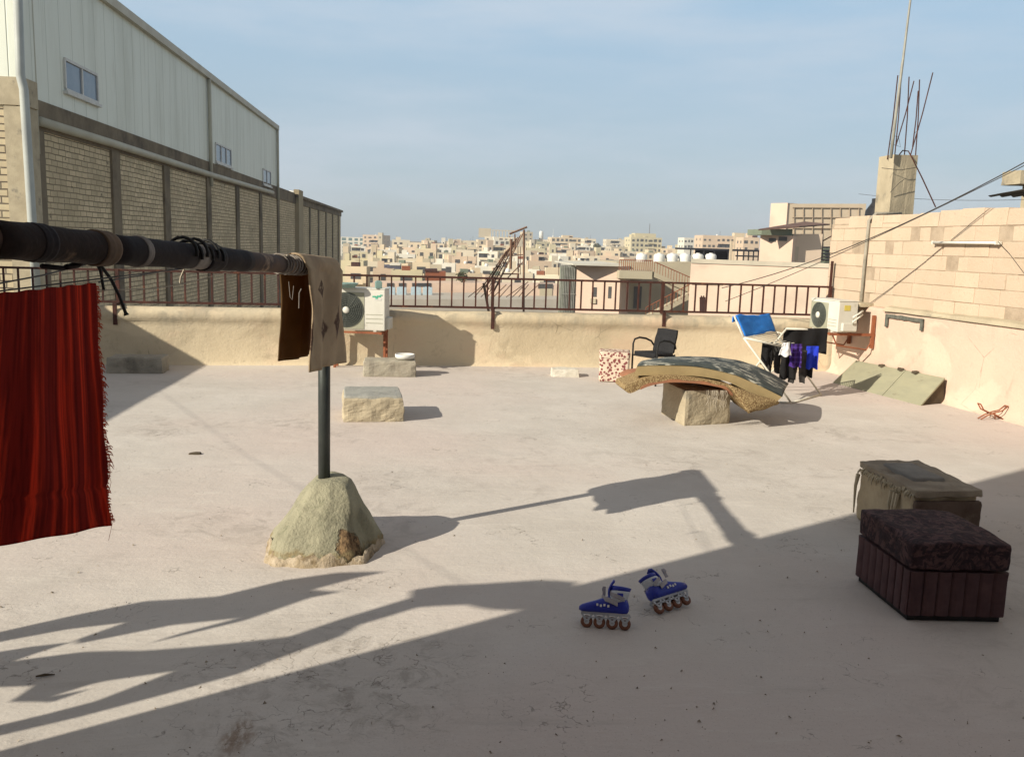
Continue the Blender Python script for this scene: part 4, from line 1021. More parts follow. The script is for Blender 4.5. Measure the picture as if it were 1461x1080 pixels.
for k in (.3, .6): tb('rung', [e0.lerp(w0, k), e2.lerp(w1, k)], .006)

def cloth(name, label, m, uL, uR, vT, vB, y, cat='laundry', amp=.02, waves=3, ph=0, taper=0.0, jag=.01, hemslope=0.0, split=None, grp=None):
    tl, tr_ = PY(uL, vT, y), PY(uR, vT, y); bz = PY((uL+uR)/2, vB, y).z; nz = 26
    def f(a, b):
        s_ = 1+taper*b
        x = tl.x+(tr_.x-tl.x)*(.5+(a-.5)*s_); z0 = tl.z+(tr_.z-tl.z)*a; z1 = bz+jag*math.sin(a*9+ph)+hemslope*(a-.5)
        return (x, y+amp*math.sin(a*math.pi*2*waves+ph+b*.8)*(.3+.7*b)+.01*noise.noise(Vector((a*4, b*4, ph))), z0+(z1-z0)*b)
    mb = MB(); mb.grid(f, 30, nz)
    if split:
        keep = []
        for fc in mb.f:
            c = sum((mb.v[i] for i in fc), Vector())/4
            a = (c.x-tl.x)/(tr_.x-tl.x); b = (tl.z-c.z)/(tl.z-bz)
            if not (abs(a-.5) < split[0]*(b-split[1])+.0 and b > split[1]): keep.append(fc)
        mb.f = keep; mb.m = [0]*len(keep)
    return tag(mb.build(name, m, smooth=True, solid=.008), label, cat, grp)
yT = RYn+.40
def towel(a, b):
    p = w0.lerp(w1, .02+.96*a); s_ = b*1.5-.25
    if s_ < 0: q = p+Vector((-.03, 0, s_*.26))
    else: q = p.lerp(e0.lerp(e2, .03+.94*a), min(1, s_*.93))+Vector((0, 0, .018))
    return q+Vector((0, 0, .010*noise.noise(Vector((a*5, b*5, 0)))+.008*math.sin(a*7+b*3)))
mb = MB(); mb.grid(towel, 26, 26); tag(mb.build('blue_towel', M_TOWEL, smooth=True, solid=.012), 'bright blue towel spread over the raised left wing of the rack', 'towel')
def mat_plaid():
    t = NT('purple_plaid'); s = t.sep()
    a = t.ramp(t.math('SINE', t.math('MULTIPLY', s[0], 130)), .3, .7); b = t.ramp(t.math('SINE', t.math('MULTIPLY', s[2], 110)), .3, .7)
    col = t.mix(a, (.05, .022, .16), (.03, .012, .06)); col = t.mix(t.math('MULTIPLY', b, .6), col, (.09, .05, .30))
    return t.done(col, .95, None, .1)
cloth('black_shirt', 'black shirt draped over the top bar at the right of the rack', M_BLACKFAB, 1119, 1181, 468.5, 505, yT-.015, waves=2.5, amp=.018, ph=.5, jag=.012)
cloth('black_skirt', 'long black garment hanging in the middle of the rack', M_BLACKFAB, 1117, 1138, 490, 541, RYn+.22, waves=1.6, amp=.025, ph=2, taper=.1)
cloth('black_leggings', 'black leggings hanging at the left end of the rack', M_BLACKFAB, 1088, 1103, 488, 524, RYn+.15, waves=1.2, amp=.02, ph=1, jag=.03)
cloth('grey_pants', 'dark faded trousers hanging left of the white cloth', M_GREYJEAN, 1096, 1115, 490, 532, RYn+.28, waves=1.4, amp=.02, ph=3, split=(.3, .55))
cloth('plaid_shirt', 'purple plaid shirt hanging below the black shirt', mat_plaid(), 1129, 1145, 491, 524, RYn+.14, waves=1.4, amp=.018, ph=1.4)
cloth('white_cloth', 'small white cloth over the rack edge', M_WHITECLOTH, 1118, 1126, 489, 508, RYn+.04, waves=1.0, amp=.015, ph=.4, taper=1.3, jag=.014)
cloth('blue_shorts', 'bright blue shorts hanging at the right of the rack', M_BLUECLOTH, 1151, 1168, 494, 526, RYn+.3, waves=1.3, amp=.018, ph=2.2)
cloth('faded_jeans', 'faded grey jeans with two legs hanging lowest on the rack', M_GREYJEAN, 1128, 1152, 500, 547, RYn+.24, waves=1.2, amp=.015, ph=.9, split=(.36, .45))
cloth('black_vest', 'black top hanging behind the blue shorts', M_BLACKFAB, 1149, 1162, 488, 538, RYn+.42, waves=1.2, amp=.02, ph=2.8)

# ------------------------------------------------------------------ leaning boards and wire oddment by the right wall
b0, b1 = G(1188, 546), G(1313, 579); t0 = PW(1221, 514, -.05); t1 = PW(1348, 539, -.05)
lb = thing('leaning_board', 'two grey green cupboard boards leaning on the right wall', 'board', ((b0.x+b1.x)/2, (b0.y+b1.y)/2, 0))
nn_ = (b1-b0).cross(t0-b0).normalized()*.022
def boardpart(s0, s1):
    q = [b0.lerp(b1, s0), b0.lerp(b1, s1), t0.lerp(t1, s1), t0.lerp(t1, s0)]
    q[0].z = q[1].z = max(.004, q[0].z)
    mb = MB(); mb.hexa([q[0]-nn_, q[1]-nn_, q[2]-nn_, q[3]-nn_, q[0], q[1], q[2], q[3]] if nn_.z > 0 else [*q, *[x-nn_ for x in q]])
    mb.build('board', M_WOOD, lb, bevel=.004)
boardpart(0, .598); boardpart(.603, 1)
mb = MB(); q = b1.lerp(b0, .01); w_ = Vector((5.92, t1.y-.05, .0))
mb.add([b1+Vector((0, .02, .0)), Vector((t1.x+.02, t1.y+.0, 0)), Vector((t1.x, t1.y+.01, t1.z-.03)), b1+Vector((0, .04, 0)), Vector((t1.x+.02, t1.y+.03, 0)), Vector((t1.x, t1.y+.04, t1.z-.03))], [(0, 1, 2), (5, 4, 3), (0, 3, 4, 1), (1, 4, 5, 2), (2, 5, 3, 0)])
mb.build('shade_infill', M_BOARDEDGE, lb)  # dark triangle put in for the shade under the open board end
for s_ in (.34, .56, .72):
    mb = MB(); mb.rough([t0.lerp(t1, s_)+Vector(q) for q in ((-.05, -.05, -.02), (.0, -.06, -.02), (.02, .09, -.02), (-.03, .07, -.02), (-.04, -.04, .012), (.0, -.05, .02), (.02, .06, .016), (-.03, .05, .012))], 3, .008, 20, 0, s_)
    mb.build('splinter', M_BOARDEDGE, lb)
mb = MB(); q = [G(1404, 582), G(1434, 590)]
c = G(1419, 598)+Vector((-.03, -.03, 0))
def wl(pts, r=.007): mb.tube([c+Vector(p) for p in pts], r, 6)
c += Vector((-.03, -.02, 0))
for oy in (0, .05):
    wl([(-.15, oy, .17), (-.11, oy, .11), (-.03, oy, .075), (.05, oy, .05), (.13, oy, .006)]); wl([(.16, oy, .15), (.10, oy, .10), (.02, oy, .08), (-.06, oy, .05), (-.13, oy, .006)])
wl([(-.15, 0, .17), (-.15, .05, .17)]); wl([(.16, 0, .15), (.16, .05, .15)]); wl([(.02, 0, .075), (.05, .03, .006)])
tag(mb.build('wire_stand', M_RUST, smooth=True), 'small rusty folded wire stand on the floor by the right wall', 'stand')

g_ = G(64, 965); mb = MB(); mb.tube([g_+Vector((-.03, -.008, .006)), g_+Vector((0, 0, .008)), g_+Vector((.035, .006, .005))], [.003, .0055, .002], 6)
tag(mb.build('twig', M_BOARDEDGE, smooth=True), 'short dark twig lying in the shade at lower left', 'twig')
g_ = G(278, 648); mb = MB(); mb.rough([g_+Vector(q) for q in ((-.05, -.02, 0), (.05, -.02, 0), (.05, .03, 0), (-.05, .03, 0), (-.04, -.02, .012), (.04, -.01, .015), (.04, .02, .012), (-.04, .02, .012))], 3, .006, 20, 1)
tag(mb.build('scrap', M_BOARDEDGE), 'small dark scrap on the sunlit floor left of the post', 'scrap')

mb = MB(); rg_ = random.Random(5)
for k in range(420):
    u_, v_ = rg_.uniform(0, 1461), 560+520*rg_.random()**.7; q_ = G(u_, v_); r_ = rg_.choice((.002, .0025, .003, .004, .006))
    if q_.x > 5.8 or q_.y > 11: continue
    a_ = [q_+Vector((rg_.uniform(-1, 1)*r_*1.6, rg_.uniform(-1, 1)*r_*1.6, rg_.uniform(-.2, .2)*r_+r_*.3)) for _ in range(3)]
    mb.add(a_+[q_+Vector((0, 0, r_*1.6))], [(0, 1, 2), (0, 1, 3), (1, 2, 3), (2, 0, 3)])
o = mb.build('grit', mat('dark_grit', (.16, .13, .10), (.4, .35, .28), 30, .9, 0)); o['kind'] = 'stuff'

# ------------------------------------------------------------------ inline skates
M_SKB = mat('blue_skate_shell', (.012, .03, .36), (.008, .02, .26), 8, .4, .15, 60, .002, spec=.5)
M_SKW = mat('white_skate_plastic', (.55, .58, .62), (.46, .49, .52), 8, .45, .1, spec=.4)
M_SKF = mat('grey_skate_frame', (.45, .47, .5), (.36, .38, .42), 8, .4, 0, spec=.5)
M_WHEEL = mat('brown_wheel', (.20, .085, .05), (.14, .06, .04), 6, .5, .1)
M_STRAP = mat('grey_strap', (.36, .34, .36), (.28, .27, .29), 10, .6, .1)
def zc(z): return z if z < .13 else .13+(z-.13)*.62
def skate(label, loc, M3):
    t = bpy.data.objects.new('inline_skate', None); COL.objects.link(t); tag(t, label, 'skate', 'pair of blue inline skates')
    t.location = loc; t.rotation_euler = M3.to_euler(); t.scale = (.88, .88, .88); WL[t.name] = Vector()
    for x in (-.10, -.035, .03, .095):
        mb = MB(); mb.lathe((x, 0, .031), [(.012, -.012), (.024, -.012), (.031, -.005), (.031, .005), (.024, .012), (.012, .012)], 20, 'Y'); wh = mb.build('wheel', M_WHEEL, t, smooth=True)
        mb = MB(); mb.lathe((x, 0, .031), [(.004, -.0135), (.014, -.013), (.014, .013), (.004, .0135)], 12, 'Y'); h_ = mb.build('hub', M_SKW, wh)
    mb = MB()
    for sy in (-1, 1):
        y0, y1 = sy*.015, sy*.019
        for x0, x1 in ((-.125, -.07), (-.065, -.005), (.0, .06), (.065, .125)):
            pass
        mb.span(-.125, .125, min(y0, y1), max(y0, y1), .068, .080)
        for k, x in enumerate((-.10, -.035, .03, .095)):
            for dx in (-.026, .026):
                a, b = x, x+dx
                mb.hexa([Vector((a-.007, min(y0, y1), .028)), Vector((a+.007, min(y0, y1), .028)), Vector((a+.007, max(y0, y1), .028)), Vector((a-.007, max(y0, y1), .028)),
                         Vector((b-.006, min(y0, y1), .070)), Vector((b+.006, min(y0, y1), .070)), Vector((b+.006, max(y0, y1), .070)), Vector((b-.006, max(y0, y1), .070))])
        mb.span(-.118, .112, min(y0, y1), max(y0, y1), .050, .056)
    mb.build('frame', M_SKF, t)
    def ring(x, z0, z1, w, n=16):
        g = []
        for k in range(n):
            a = 2*math.pi*k/n; c_, s_ = math.cos(a), math.sin(a)
            g.append(Vector((x, math.copysign(abs(c_)**.7, c_)*w, (z0+z1)/2+math.copysign(abs(s_)**.7, s_)*(z1-z0)/2)))
        return g
    mb = MB(); mb.loft([ring(-.118, .095, .125, .018), ring(-.11, .082, .15, .034), ring(-.08, .078, .172, .041), ring(-.035, .078, .172, .042), ring(.01, .078, .158, .042), ring(.055, .078, .140, .045), ring(.095, .078, .127, .045), ring(.122, .080, .117, .037), ring(.137, .086, .106, .02)])
    mb.build('boot_shell', M_SKB, t, smooth=True)
    def oval(cx, z, rx, rym, tilt=0, n=18):
        return [Vector((cx+rx*math.cos(2*math.pi*k/n), rym*math.sin(2*math.pi*k/n), zc(z)+tilt*math.cos(2*math.pi*k/n))) for k in range(n)]
    mb = MB(); mb.loft([oval(-.052, .135, .058, .047, -.012), oval(-.058, .17, .056, .047, -.004), oval(-.064, .205, .053, .045), oval(-.068, .232, .052, .045)]); mb.build('cuff', M_SKW, t, smooth=True)
    mb = MB(); mb.loft([oval(-.068, .230, .052, .045), oval(-.074, .262, .054, .047, .004), oval(-.074, .268, .046, .039, .004), oval(-.068, .238, .040, .033)]); mb.build('cuff_padding', M_SKB, t, smooth=True)
    mb = MB(); mb.loft([oval(-.07, .255, .043, .036), oval(-.07, .258, .01, .01)]); mb.build('lining', M_BLACK, t)
    mb = MB(); mb.grid(lambda a, b: (-.022+.05*b*.2-.028*b*b+.012*math.sin(b*3), (a-.5)*.062*(1-.2*b), .15+.10*b-.02*abs(a-.5)), 6, 8); mb.build('tongue', M_SKB, t, smooth=True, solid=.009)
    for (x0, z0, dx, w) in ((-.02, .168, .055, .012), (-.055, .205, .054, .010)):
        mb = MB(); pts = []
        for i in range(13):
            a = -math.pi*.62+math.pi*1.24*i/12
            pts.append((x0-.015+dx*math.cos(a)*1.0, .051*math.sin(a), zc(z0)-.02+.022*math.cos(a)))
        o = []
        for p in pts: o.append([Vector(p)+Vector((0, 0, -w)), Vector(p)+Vector((0, 0, w)), Vector(p)*1.0+Vector((.004*(1 if p[0] > x0 else -1), .004*(1 if p[1] > 0 else -1), w)), Vector(p)+Vector((.004*(1 if p[0] > x0 else -1), .004*(1 if p[1] > 0 else -1), -w))])
        mb.loft(o); mb.build('strap', M_STRAP, t)
    mb = MB(); mb.box((.012, -.05, .19), (.016, .008, .05), 0); mb.box((.014, -.054, .20), (.018, .006, .016), 0); mb.build('buckle', M_STRAP, t)
    for k, x in enumerate((-.012, .008, .026, .044)):
        for sy in (-1, 1): mb = MB(); mb.box((x, sy*.0445, .112+.004*(k % 2)), (.010, .004, .012), 0); mb.build('white_mark', M_TANK, t)
    for sy in (-1, 1): mb = MB(); mb.box((-.07, sy*.0475, .172), (.03, .003, .016)); mb.build('cuff_mark', M_SKB, t)
    return t
sl0, sl1 = G(846, 896), G(892, 896); dvec = (sl0-sl1); ang = math.atan2(dvec.y, dvec.x)
cS = G(863, 897)
skate('blue and white inline skate lying left, toe pointing left', Vector((cS.x, cS.y, 0.0)), (Matrix.Rotation(R(168), 3, 'Z') @ Matrix.Rotation(R(26), 3, 'X')))
sr0, sr1 = G(938, 873), G(983, 859); dv = sr1-sr0; ang = math.atan2(dv.y, dv.x); cR = (sr0+sr1)/2
skate('blue and white inline skate tipped over on the right, toe pointing right', Vector((cR.x-.005, cR.y-.05, .012)), (Matrix.Rotation(ang-.1, 3, 'Z') @ Matrix.Rotation(R(-46), 3, 'X') @ Matrix.Rotation(R(-4), 3, 'Y')))

# ------------------------------------------------------------------ warehouse on the left
WX = -11.6
def wz(u, v): return PX(u, v, WX).z
z_eave = wz(270, 95); z_cb = wz(270, 221.5); z_lb = wz(205, 229)
wh = thing('warehouse', 'long brick warehouse with white metal cladding upstairs on the left', 'building', (WX-6, 60, -13))
Y0 = PX(45, 240, WX).y; YE = PX(394, 230, WX).y; YQ = PX(486, 330, WX).y; z_top2 = wz(440, 297)
M_WB = mat_brick('warehouse_brick', (.66, .545, .365), (.49, .405, .27), (.17, .14, .095), 1, 1, .52, .185, 'Y', .018)
M_WBX = mat_brick('warehouse_front_brick', (.55, .47, .32), (.46, .39, .27), (.12, .1, .08), 1, 1, .46, .2, 'X', .022)
M_WC = mat('weathered_concrete', (.22, .18, .125), (.13, .105, .075), .8, .95, .5, 8, .03, (.085, .07, .055), .5, .5, .7)
def mat_clad():
    t = NT('white_metal_cladding'); s = t.sep()
    f = t.ramp(t.math('ABSOLUTE', t.math('SINE', t.math('MULTIPLY', t.math('ADD', s[1], s[0]), math.pi/1.0))), 0, .09)
    col = t.mix(f, (.46, .49, .43), (.70, .735, .66))
    dirt = t.ramp(t.noise(.5, 6, .65, t.mapping((1, 1.2, .25))), .42, .72, 0, .6)
    col = t.mix(dirt, col, (.52, .54, .46))
    rs = t.ramp(t.noise(1.3, 7, .7, t.mapping((1, 2, .15), loc=(0, 4, 2))), .62, .74, 0, .35)
    col = t.mix(rs, col, (.3, .25, .18))
    drip = t.ramp(t.noise(1.0, 5, .7, t.mapping((1, 3.2, .06), loc=(0, 9, 5))), .58, .70, 0, .45)
    col = t.mix(drip, col, (.33, .33, .26))
    return t.done(col, .5, t.bump(f, .5, .03), .35)
M_CLAD = mat_clad()
mb = MB(); mb.span(WX-13, WX, Y0, YQ, -13, z_lb); mb.build('brick_wall', M_WB, wh)
mb = MB(); mb.span(WX-13, WX+.06, Y0-.05, YE+9, z_lb, z_cb); mb.build('ring_beam', M_WC, wh)
mb = MB(); mb.span(WX-13, WX+.10, YE+9.0, YQ+.1, z_lb, z_top2+.6); mb.span(WX-.5, WX+.3, YE+9.0, YQ+.4, z_top2+.6, z_top2+.85); mb.build('parapet', M_WC, wh)
mb = MB(); mb.span(WX-12.9, WX+.02, Y0+.02, YE, z_cb, z_eave); mb.build('cladding', M_CLAD, wh)
mb = MB(); mb.span(WX-13, WX+.22, Y0-.2, YE+.25, z_eave, z_eave+.32); mb.build('roof_edge', mat('pale_eave', (.5, .49, .42), (.42, .4, .33), 1, .6, 0), wh)
py = [PX(u, 300, WX).y for u in (165, 237, 297, 338, 371, 396)]
for y in [Y0+.35]+py+[YE+12+7*k for k in range(6) if YE+12+7*k < YQ-1]:
    mb = MB(); mb.span(WX-.1, WX+.09, y-.42, y+.42, -13, z_lb); mb.build('pilaster', M_WC, wh)
y = PX(424, 310, WX).y
mb = MB(); mb.span(WX-.1, WX+.35, y-1.3, y+1.3, -13, z_lb+1.2); mb.build('pier', mat('tan_render', (.36, .3, .2), (.3, .25, .17), .6, .9, .2), wh)
for y0, y1, zz in ((Y0+27, YQ-1, -4.6), (py[2], YQ-1, -9.0)):
    mb = MB(); mb.span(WX-.1, WX+.05, y0, y1, zz-.25, zz+.25); mb.build('tie_beam', M_WC, wh)
# windows
def side_window(u0, u1, vt, vb, n=2):
    a = PX(u0, vt, WX); b = PX(u1, vt, WX); zb = PX(u0, vb, WX).z; zt_ = a.z
    wn = MB(); fr = .09
    wn.span(WX+.0, WX+.09, a.y, b.y, zt_-fr, zt_); wn.span(WX+.0, WX+.09, a.y, b.y, zb, zb+fr)
    for k in range(n+1):
        y = a.y+(b.y-a.y)*k/n; wn.span(WX+.0, WX+.085, y-fr/2, y+fr/2, zb+fr, zt_-fr)
    w_ = wn.build('window', M_FRAME, wh); part_loc(w_, wh)
    w_.location = (0, 0, 0)
    for k in range(n):
        g = MB(); g.span(WX+.02, WX+.04, a.y+(b.y-a.y)*k/n+.05, a.y+(b.y-a.y)*(k+1)/n-.05, zb+fr, zt_-fr); g.build('pane', M_BLUEGLASS, w_)
    s_ = MB(); s_.span(WX+.0, WX+.16, a.y-.1, b.y+.1, zb-.1, zb-.0); s_.build('sill', M_FRAME, w_)
side_window(89, 135, 82, 129, 2); side_window(306, 328, 203, 231, 3); side_window(374, 385, 240, 263, 2)
# gutter pipe, downpipes
mb = MB(); mb.tube([(WX+.2, Y0+.2, wz(50, 174)), (WX+.2, PX(160, 205, WX).y, wz(160, 207)), (WX+.2, PX(297, 248, WX).y, wz(297, 250)), (WX+.2, PX(385, 274, WX).y, wz(385, 275))], .14, 10)
mb.build('gutter_pipe', mat('pale_pvc', (.46, .45, .37), (.4, .38, .31), 1, .6, 0), wh, smooth=True)
for y, z0, z1 in ((PX(296, 200, WX).y, z_lb-.4, z_eave), (YE-.15, z_cb-1, z_eave), (Y0+.05, z_cb-1.6, z_eave)):
    mb = MB(); mb.tube([(WX+.15, y, z0), (WX+.15, y, z1)], .10, 8); mb.build('downpipe', mat('pale_pvc', (0, 0, 0)), wh, smooth=True)
mb = MB(); xd = PX(40, 240, WX).x; mb.tube([PY(23, -60, Y0-1.2), PY(29, 108, Y0-1.2), PY(34, 128, Y0-1.2), PY(46, 320, Y0-1.2), PY(53, 440, Y0-1.2)], .12, 10); mb.build('downpipe', mat('grey_pvc', (.42, .45, .43), (.34, .36, .35), 1, .5, 0), wh, smooth=True)
# lit front of the left neighbour
nf = thing('brick_annex', 'sunlit brick end building with white upper cladding at the left edge', 'building', (WX-6, Y0-3, -13))
yf = Y0-.9; xr = PY(36, 200, yf).x
mb = MB(); mb.span(xr-12, xr, yf, Y0-.06, -13, PY(10, 150, yf).z); mb.build('brick_wall', M_WBX, nf)
mb = MB(); mb.span(xr-12, xr+.06, yf-.06, Y0-.07, PY(10, 150, yf).z, PY(10, 110, yf).z); mb.build('ring_beam', M_CONC_Y, nf)
mb = MB(); mb.span(xr-12, xr+.02, yf-.02, Y0-.08, PY(10, 110, yf).z, PY(10, -60, yf).z); mb.build('cladding', M_CLAD, nf)
mb = MB(); mb.span(xr-.50, xr+.02, yf-.09, Y0-.05, -13, PY(10, 152, yf).z); mb.build('pilaster', M_CONC_Y, nf)

# ------------------------------------------------------------------ middle distance right: pink houses, stairs, tanks, turret
def px(u, v, y): return PY(u, v, y)
M_PINK = mat('pink_render', (.64, .49, .39), (.585, .445, .35), .35, .92, .2, 4, .02, (.50, .40, .32), .22, .50, .68)
M_PINKG = mat('greyish_render', (.46, .41, .30), (.40, .35, .26), .4, .92, .2, 4, .02)
M_CREAM = mat('cream_render', (.56, .47, .35), (.48, .40, .3), .2, .9, 0)
M_DK = mat('dark_shade_mesh', (.02, .022, .03), (.03, .03, .04), 1, .8, 0)
M_DKG = mat('dark_green_sheet', (.2, .23, .17), (.16, .19, .14), .8, .7, 0)
YP = 84.0
ph_ = thing('pink_house', 'pink rendered house with outside stairs and a corner balcony', 'house', (px(880, 420, YP).x, YP+5, -13))
def bx(name, u0, u1, vt, vb, y, dep, m, parent, bevel=0):
    if isinstance(y, tuple):      # wall turned towards the sun: left end farther than the right end
        a = px(u0, vt, y[0]); b = px(u1, vt, y[1]); zt = (a.z+b.z)/2
        zb = px((u0+u1)/2, vb, sum(y)/2).z if vb else -13
        nv = Vector((-(b.y-a.y), b.x-a.x, 0)).normalized()*dep; q = [Vector((a.x, a.y, 0)), Vector((b.x, b.y, 0)), Vector((b.x, b.y, 0))+nv, Vector((a.x, a.y, 0))+nv]
        mb = MB(); mb.hexa([Vector((p.x, p.y, zb)) for p in q]+[Vector((p.x, p.y, zt)) for p in q])
        return mb.build(name, m, parent, bevel=bevel)
    a = px(u0, vt, y); b = px(u1, vt, y); zb = px((u0+u1)/2, vb, y).z if vb else -13
    mb = MB(); mb.hexa([(a.x, y, zb), (b.x, y, zb), (b.x, y+dep, zb), (a.x, y+dep, zb), (a.x, y, a.z), (b.x, y, b.z), (b.x, y+dep, b.z), (a.x, y+dep, a.z)])
    return mb.build(name, m, parent, bevel=bevel)
bx('wall', 822, 886, 379, None, (YP+2.0, YP), 8, M_PINK, ph_)
bx('rear_wall', 880, 990, 374, None, YP+3.5, 10, M_PINKG, ph_)
bx('roof_slab', 818, 888, 376.5, 379.5, YP-.3, 12.6, mat('pale_slab', (.6, .58, .5), (.5, .48, .42), .5, .9, 0), ph_)
bx('balcony', 884, 931, 386, 398, YP-1.0, 4.4, M_PINKG, ph_)
a, b = px(884, 371, YP-1), px(931, 372, YP-1); zb = px(900, 386, YP-1).z
mb = MB(); mb.tube([(a.x, YP-1, a.z), (b.x, YP-1, b.z)], .05, 6)
for k in range(17): x = a.x+(b.x-a.x)*k/16; mb.tube([(x, YP-1, zb), (x, YP-1, a.z)], .035, 5)
mb.build('balcony_rail', M_RUST, ph_)
s0, s1 = px(933, 388, YP-.8), px(988, 412, YP-.8); s2 = px(915, 440, YP-1.4)
mb = MB(); mb.hexa([(s0.x, YP-.9, s0.z-.5), (s1.x, YP-.9, s1.z-.5), (s1.x, YP+.4, s1.z-.5), (s0.x, YP+.4, s0.z-.5), (s0.x, YP-.9, s0.z), (s1.x, YP-.9, s1.z), (s1.x, YP+.4, s1.z), (s0.x, YP+.4, s0.z)])
q0, q1 = px(988, 415, YP-1.6), px(918, 452, YP-1.6)
mb.hexa([(q1.x, YP-2.4, q1.z-.5), (q0.x, YP-2.4, q0.z-.5), (q0.x, YP-1.1, q0.z-.5), (q1.x, YP-1.1, q1.z-.5), (q1.x, YP-2.4, q1.z), (q0.x, YP-2.4, q0.z), (q0.x, YP-1.1, q0.z), (q1.x, YP-1.1, q1.z)])
mb.build('stair_flight', M_PINKG, ph_)
mb = MB()
for (A, B, yy) in ((s0, s1, YP-.92), (q0, q1, YP-2.42)):
    A = Vector((A.x, yy, A.z)); B = Vector((B.x, yy, B.z)); up = Vector((0, 0, .95)); mb.tube([A+up, B+up], .05, 6)
    for k in range(15): p = A.lerp(B, k/14); mb.tube([p, p+up], .03, 5)
mb.build('stair_rail', M_RUST, ph_)
for u0, u1, vt, vb in ((847, 852, 410, 424), (868, 873, 409, 426)):
    bx('window', u0, u1, vt, vb, tuple(YP+2.0-2.0*(q-822)/64-.06 for q in (u0, u1)), .1, M_WINDOW, ph_)
bx('doorway', 905, 916, 409, 440, YP+3.42, .1, M_WINDOW, ph_); bx('vent_box', 842, 850, 426, 433, (YP+1.1, YP+.85), .3, M_PINKG, ph_)
gr_ = thing('cage_shed', 'dark barred metal cage against the left end of the pink house', 'cage', (px(811, 420, YP-1).x, YP, -13))
bx('back_panel', 801, 822, 381, None, YP+2.2, 1, M_DKG, gr_)
mb = MB()
for k in range(9): p = px(801+2.4*k, 379, YP+1.9); mb.tube([(p.x, YP+1.9, -13), (p.x, YP+1.9, p.z)], .06, 5)
for v in (379, 399, 420): p, q = px(801, v, YP+1.9), px(820, v, YP+1.9); mb.tube([(p.x, YP+1.9, p.z), (q.x, YP+1.9, q.z)], .07, 5)
mb.build('bars', mat('grey_bars', (.3, .3, .27), (.2, .2, .18), 2, .6, 0), gr_)
tk = None
for k in range(6):
    u = 940+(k-1)*18.4 if k else 915; y = YP+6; p = px(u, 376, y)
    mb = MB(); h = 1.0; w_ = .56
    mb.lathe((p.x, y, p.z), [(.05, 0), (w_, 0), (w_*1.03, .15), (w_*1.03, .8*h), (w_*.8, .97*h), (.2, h), (.2, h+.08), (.04, h+.08)], 18)
    o = tag(mb.build('roof_tank', M_TANK, smooth=True), ['leftmost white rooftop water tank, half behind the balcony rail', 'white water tank second from the left in the row over the stairs', 'white water tank third from the left in the row over the stairs', 'white water tank fourth from the left in the row over the stairs', 'white water tank fifth from the left in the row over the stairs', 'last white water tank on the right, beside the dark pergola'][k], 'water tank', 'white rooftop water tanks')
p2 = thing('pink_annex', 'long pale pink house with a square roof turret on the right', 'house', (px(1090, 420, 76).x, 82, -13))
bx('wall', 986, 1212, 374, None, (79.5, 72.5), 1.2, M_PINK, p2)
bx('parapet', 986, 1212, 373, 379.5, (79.4, 72.4), .5, mat('stained_parapet', (.52, .46, .37), (.38, .35, .28), .25, .92, 0), p2)
bx('string_course', 986, 1031, 404, 406.5, (79.3, 77.9), .25, M_CREAM, p2)
bx('turret', 1085, 1132, 336, 380, (79.5, 77.6), 2.0, M_PINK, p2); bx('turret_side', 1131.5, 1174, 334, 380, 78.6, 1.9, mat('pale_turret', (.66, .53, .41), (.6, .48, .37), .4, .9, 0), p2)
bx('vent_slot', 1097, 1107, 340, 345, (78.94, 78.54), .1, M_WINDOW, p2); bx('vent_slot', 1111, 1123, 338, 344, (78.38, 77.9), .1, M_WINDOW, p2)
bx('green_fascia', 1087, 1131, 327, 336, 78.1, 3.6, M_DKG, p2); bx('wall_box', 1134, 1140, 352, 372, 78.3, .25, M_CREAM, p2)
a, b, c_, d_ = px(1082, 329, 76.8), px(1140, 325, 76.8), px(1184, 321.5, 80), px(1148, 318, 82.5)
mb = MB(); mb.hexa([a, b, c_, d_, a+Vector((0, 0, .12)), b+Vector((0, 0, .12)), c_+Vector((0, 0, .12)), d_+Vector((0, 0, .12))]); mb.build('sheet_roof', mat('brown_sheet_roof', (.11, .06, .045), (.16, .1, .08), .6, .7, 0), p2)
mb = MB(); p, q = px(1173, 325, 79), px(1173, 372, 79); mb.tube([p, q], .05, 6); p, q = px(1174, 344, 79), px(1206, 326, 79); mb.tube([p, q], .06, 6); mb.build('roof_prop', M_STEEL, p2)
mb = MB()
for k in range(5): u = 999+1.6*k; p, q = px(u, 424-2*(k % 2), 75.7), px(u, 445, 75.7); mb.tube([p, q], .07, 5)
mb.build('leaning_poles', M_STEEL, p2)
gb = thing('gridded_building', 'boxy pale building with a square panel grid behind the turret', 'building', (px(1165, 320, 100).x, 105, -13))
bx('end_wall', 1100, 1124, 290, None, (101, 99), 2, M_PINK, gb); bx('panel_wall', 1124, 1236, 291, None, 99.2, 1.8, mat('panel_render', (.58, .48, .36), (.52, .43, .32), .3, .9, 0), gb)
mb = MB()
for k in range(8): u = 1133+13.2*k; p, q = px(u, 296.5, 99.1), px(u, 350, 99.1); mb.tube([p, q], .06, 4)
for v in (296.5, 310.5, 326): p, q = px(1131, v, 99.1), px(1229, v+.6, 99.1); mb.tube([p, q], .07, 4)
mb.build('panel_ribs', mat('tan_rib', (.34, .27, .2), (.3, .24, .18), 1, .9, 0), gb)
pg = thing('pergola', 'dark steel roof pergola with black netting beside the white tanks', 'pergola', (px(1035, 370, 96).x, 97, -1))
z0 = px(1035, 378, 96).z
a, b = px(981, 355, 96), px(1084, 357, 96); mb = MB(); mb.span(a.x, b.x, 96, 101, a.z-.12, a.z+.1); mb.build('roof_sheet', M_DK, pg)
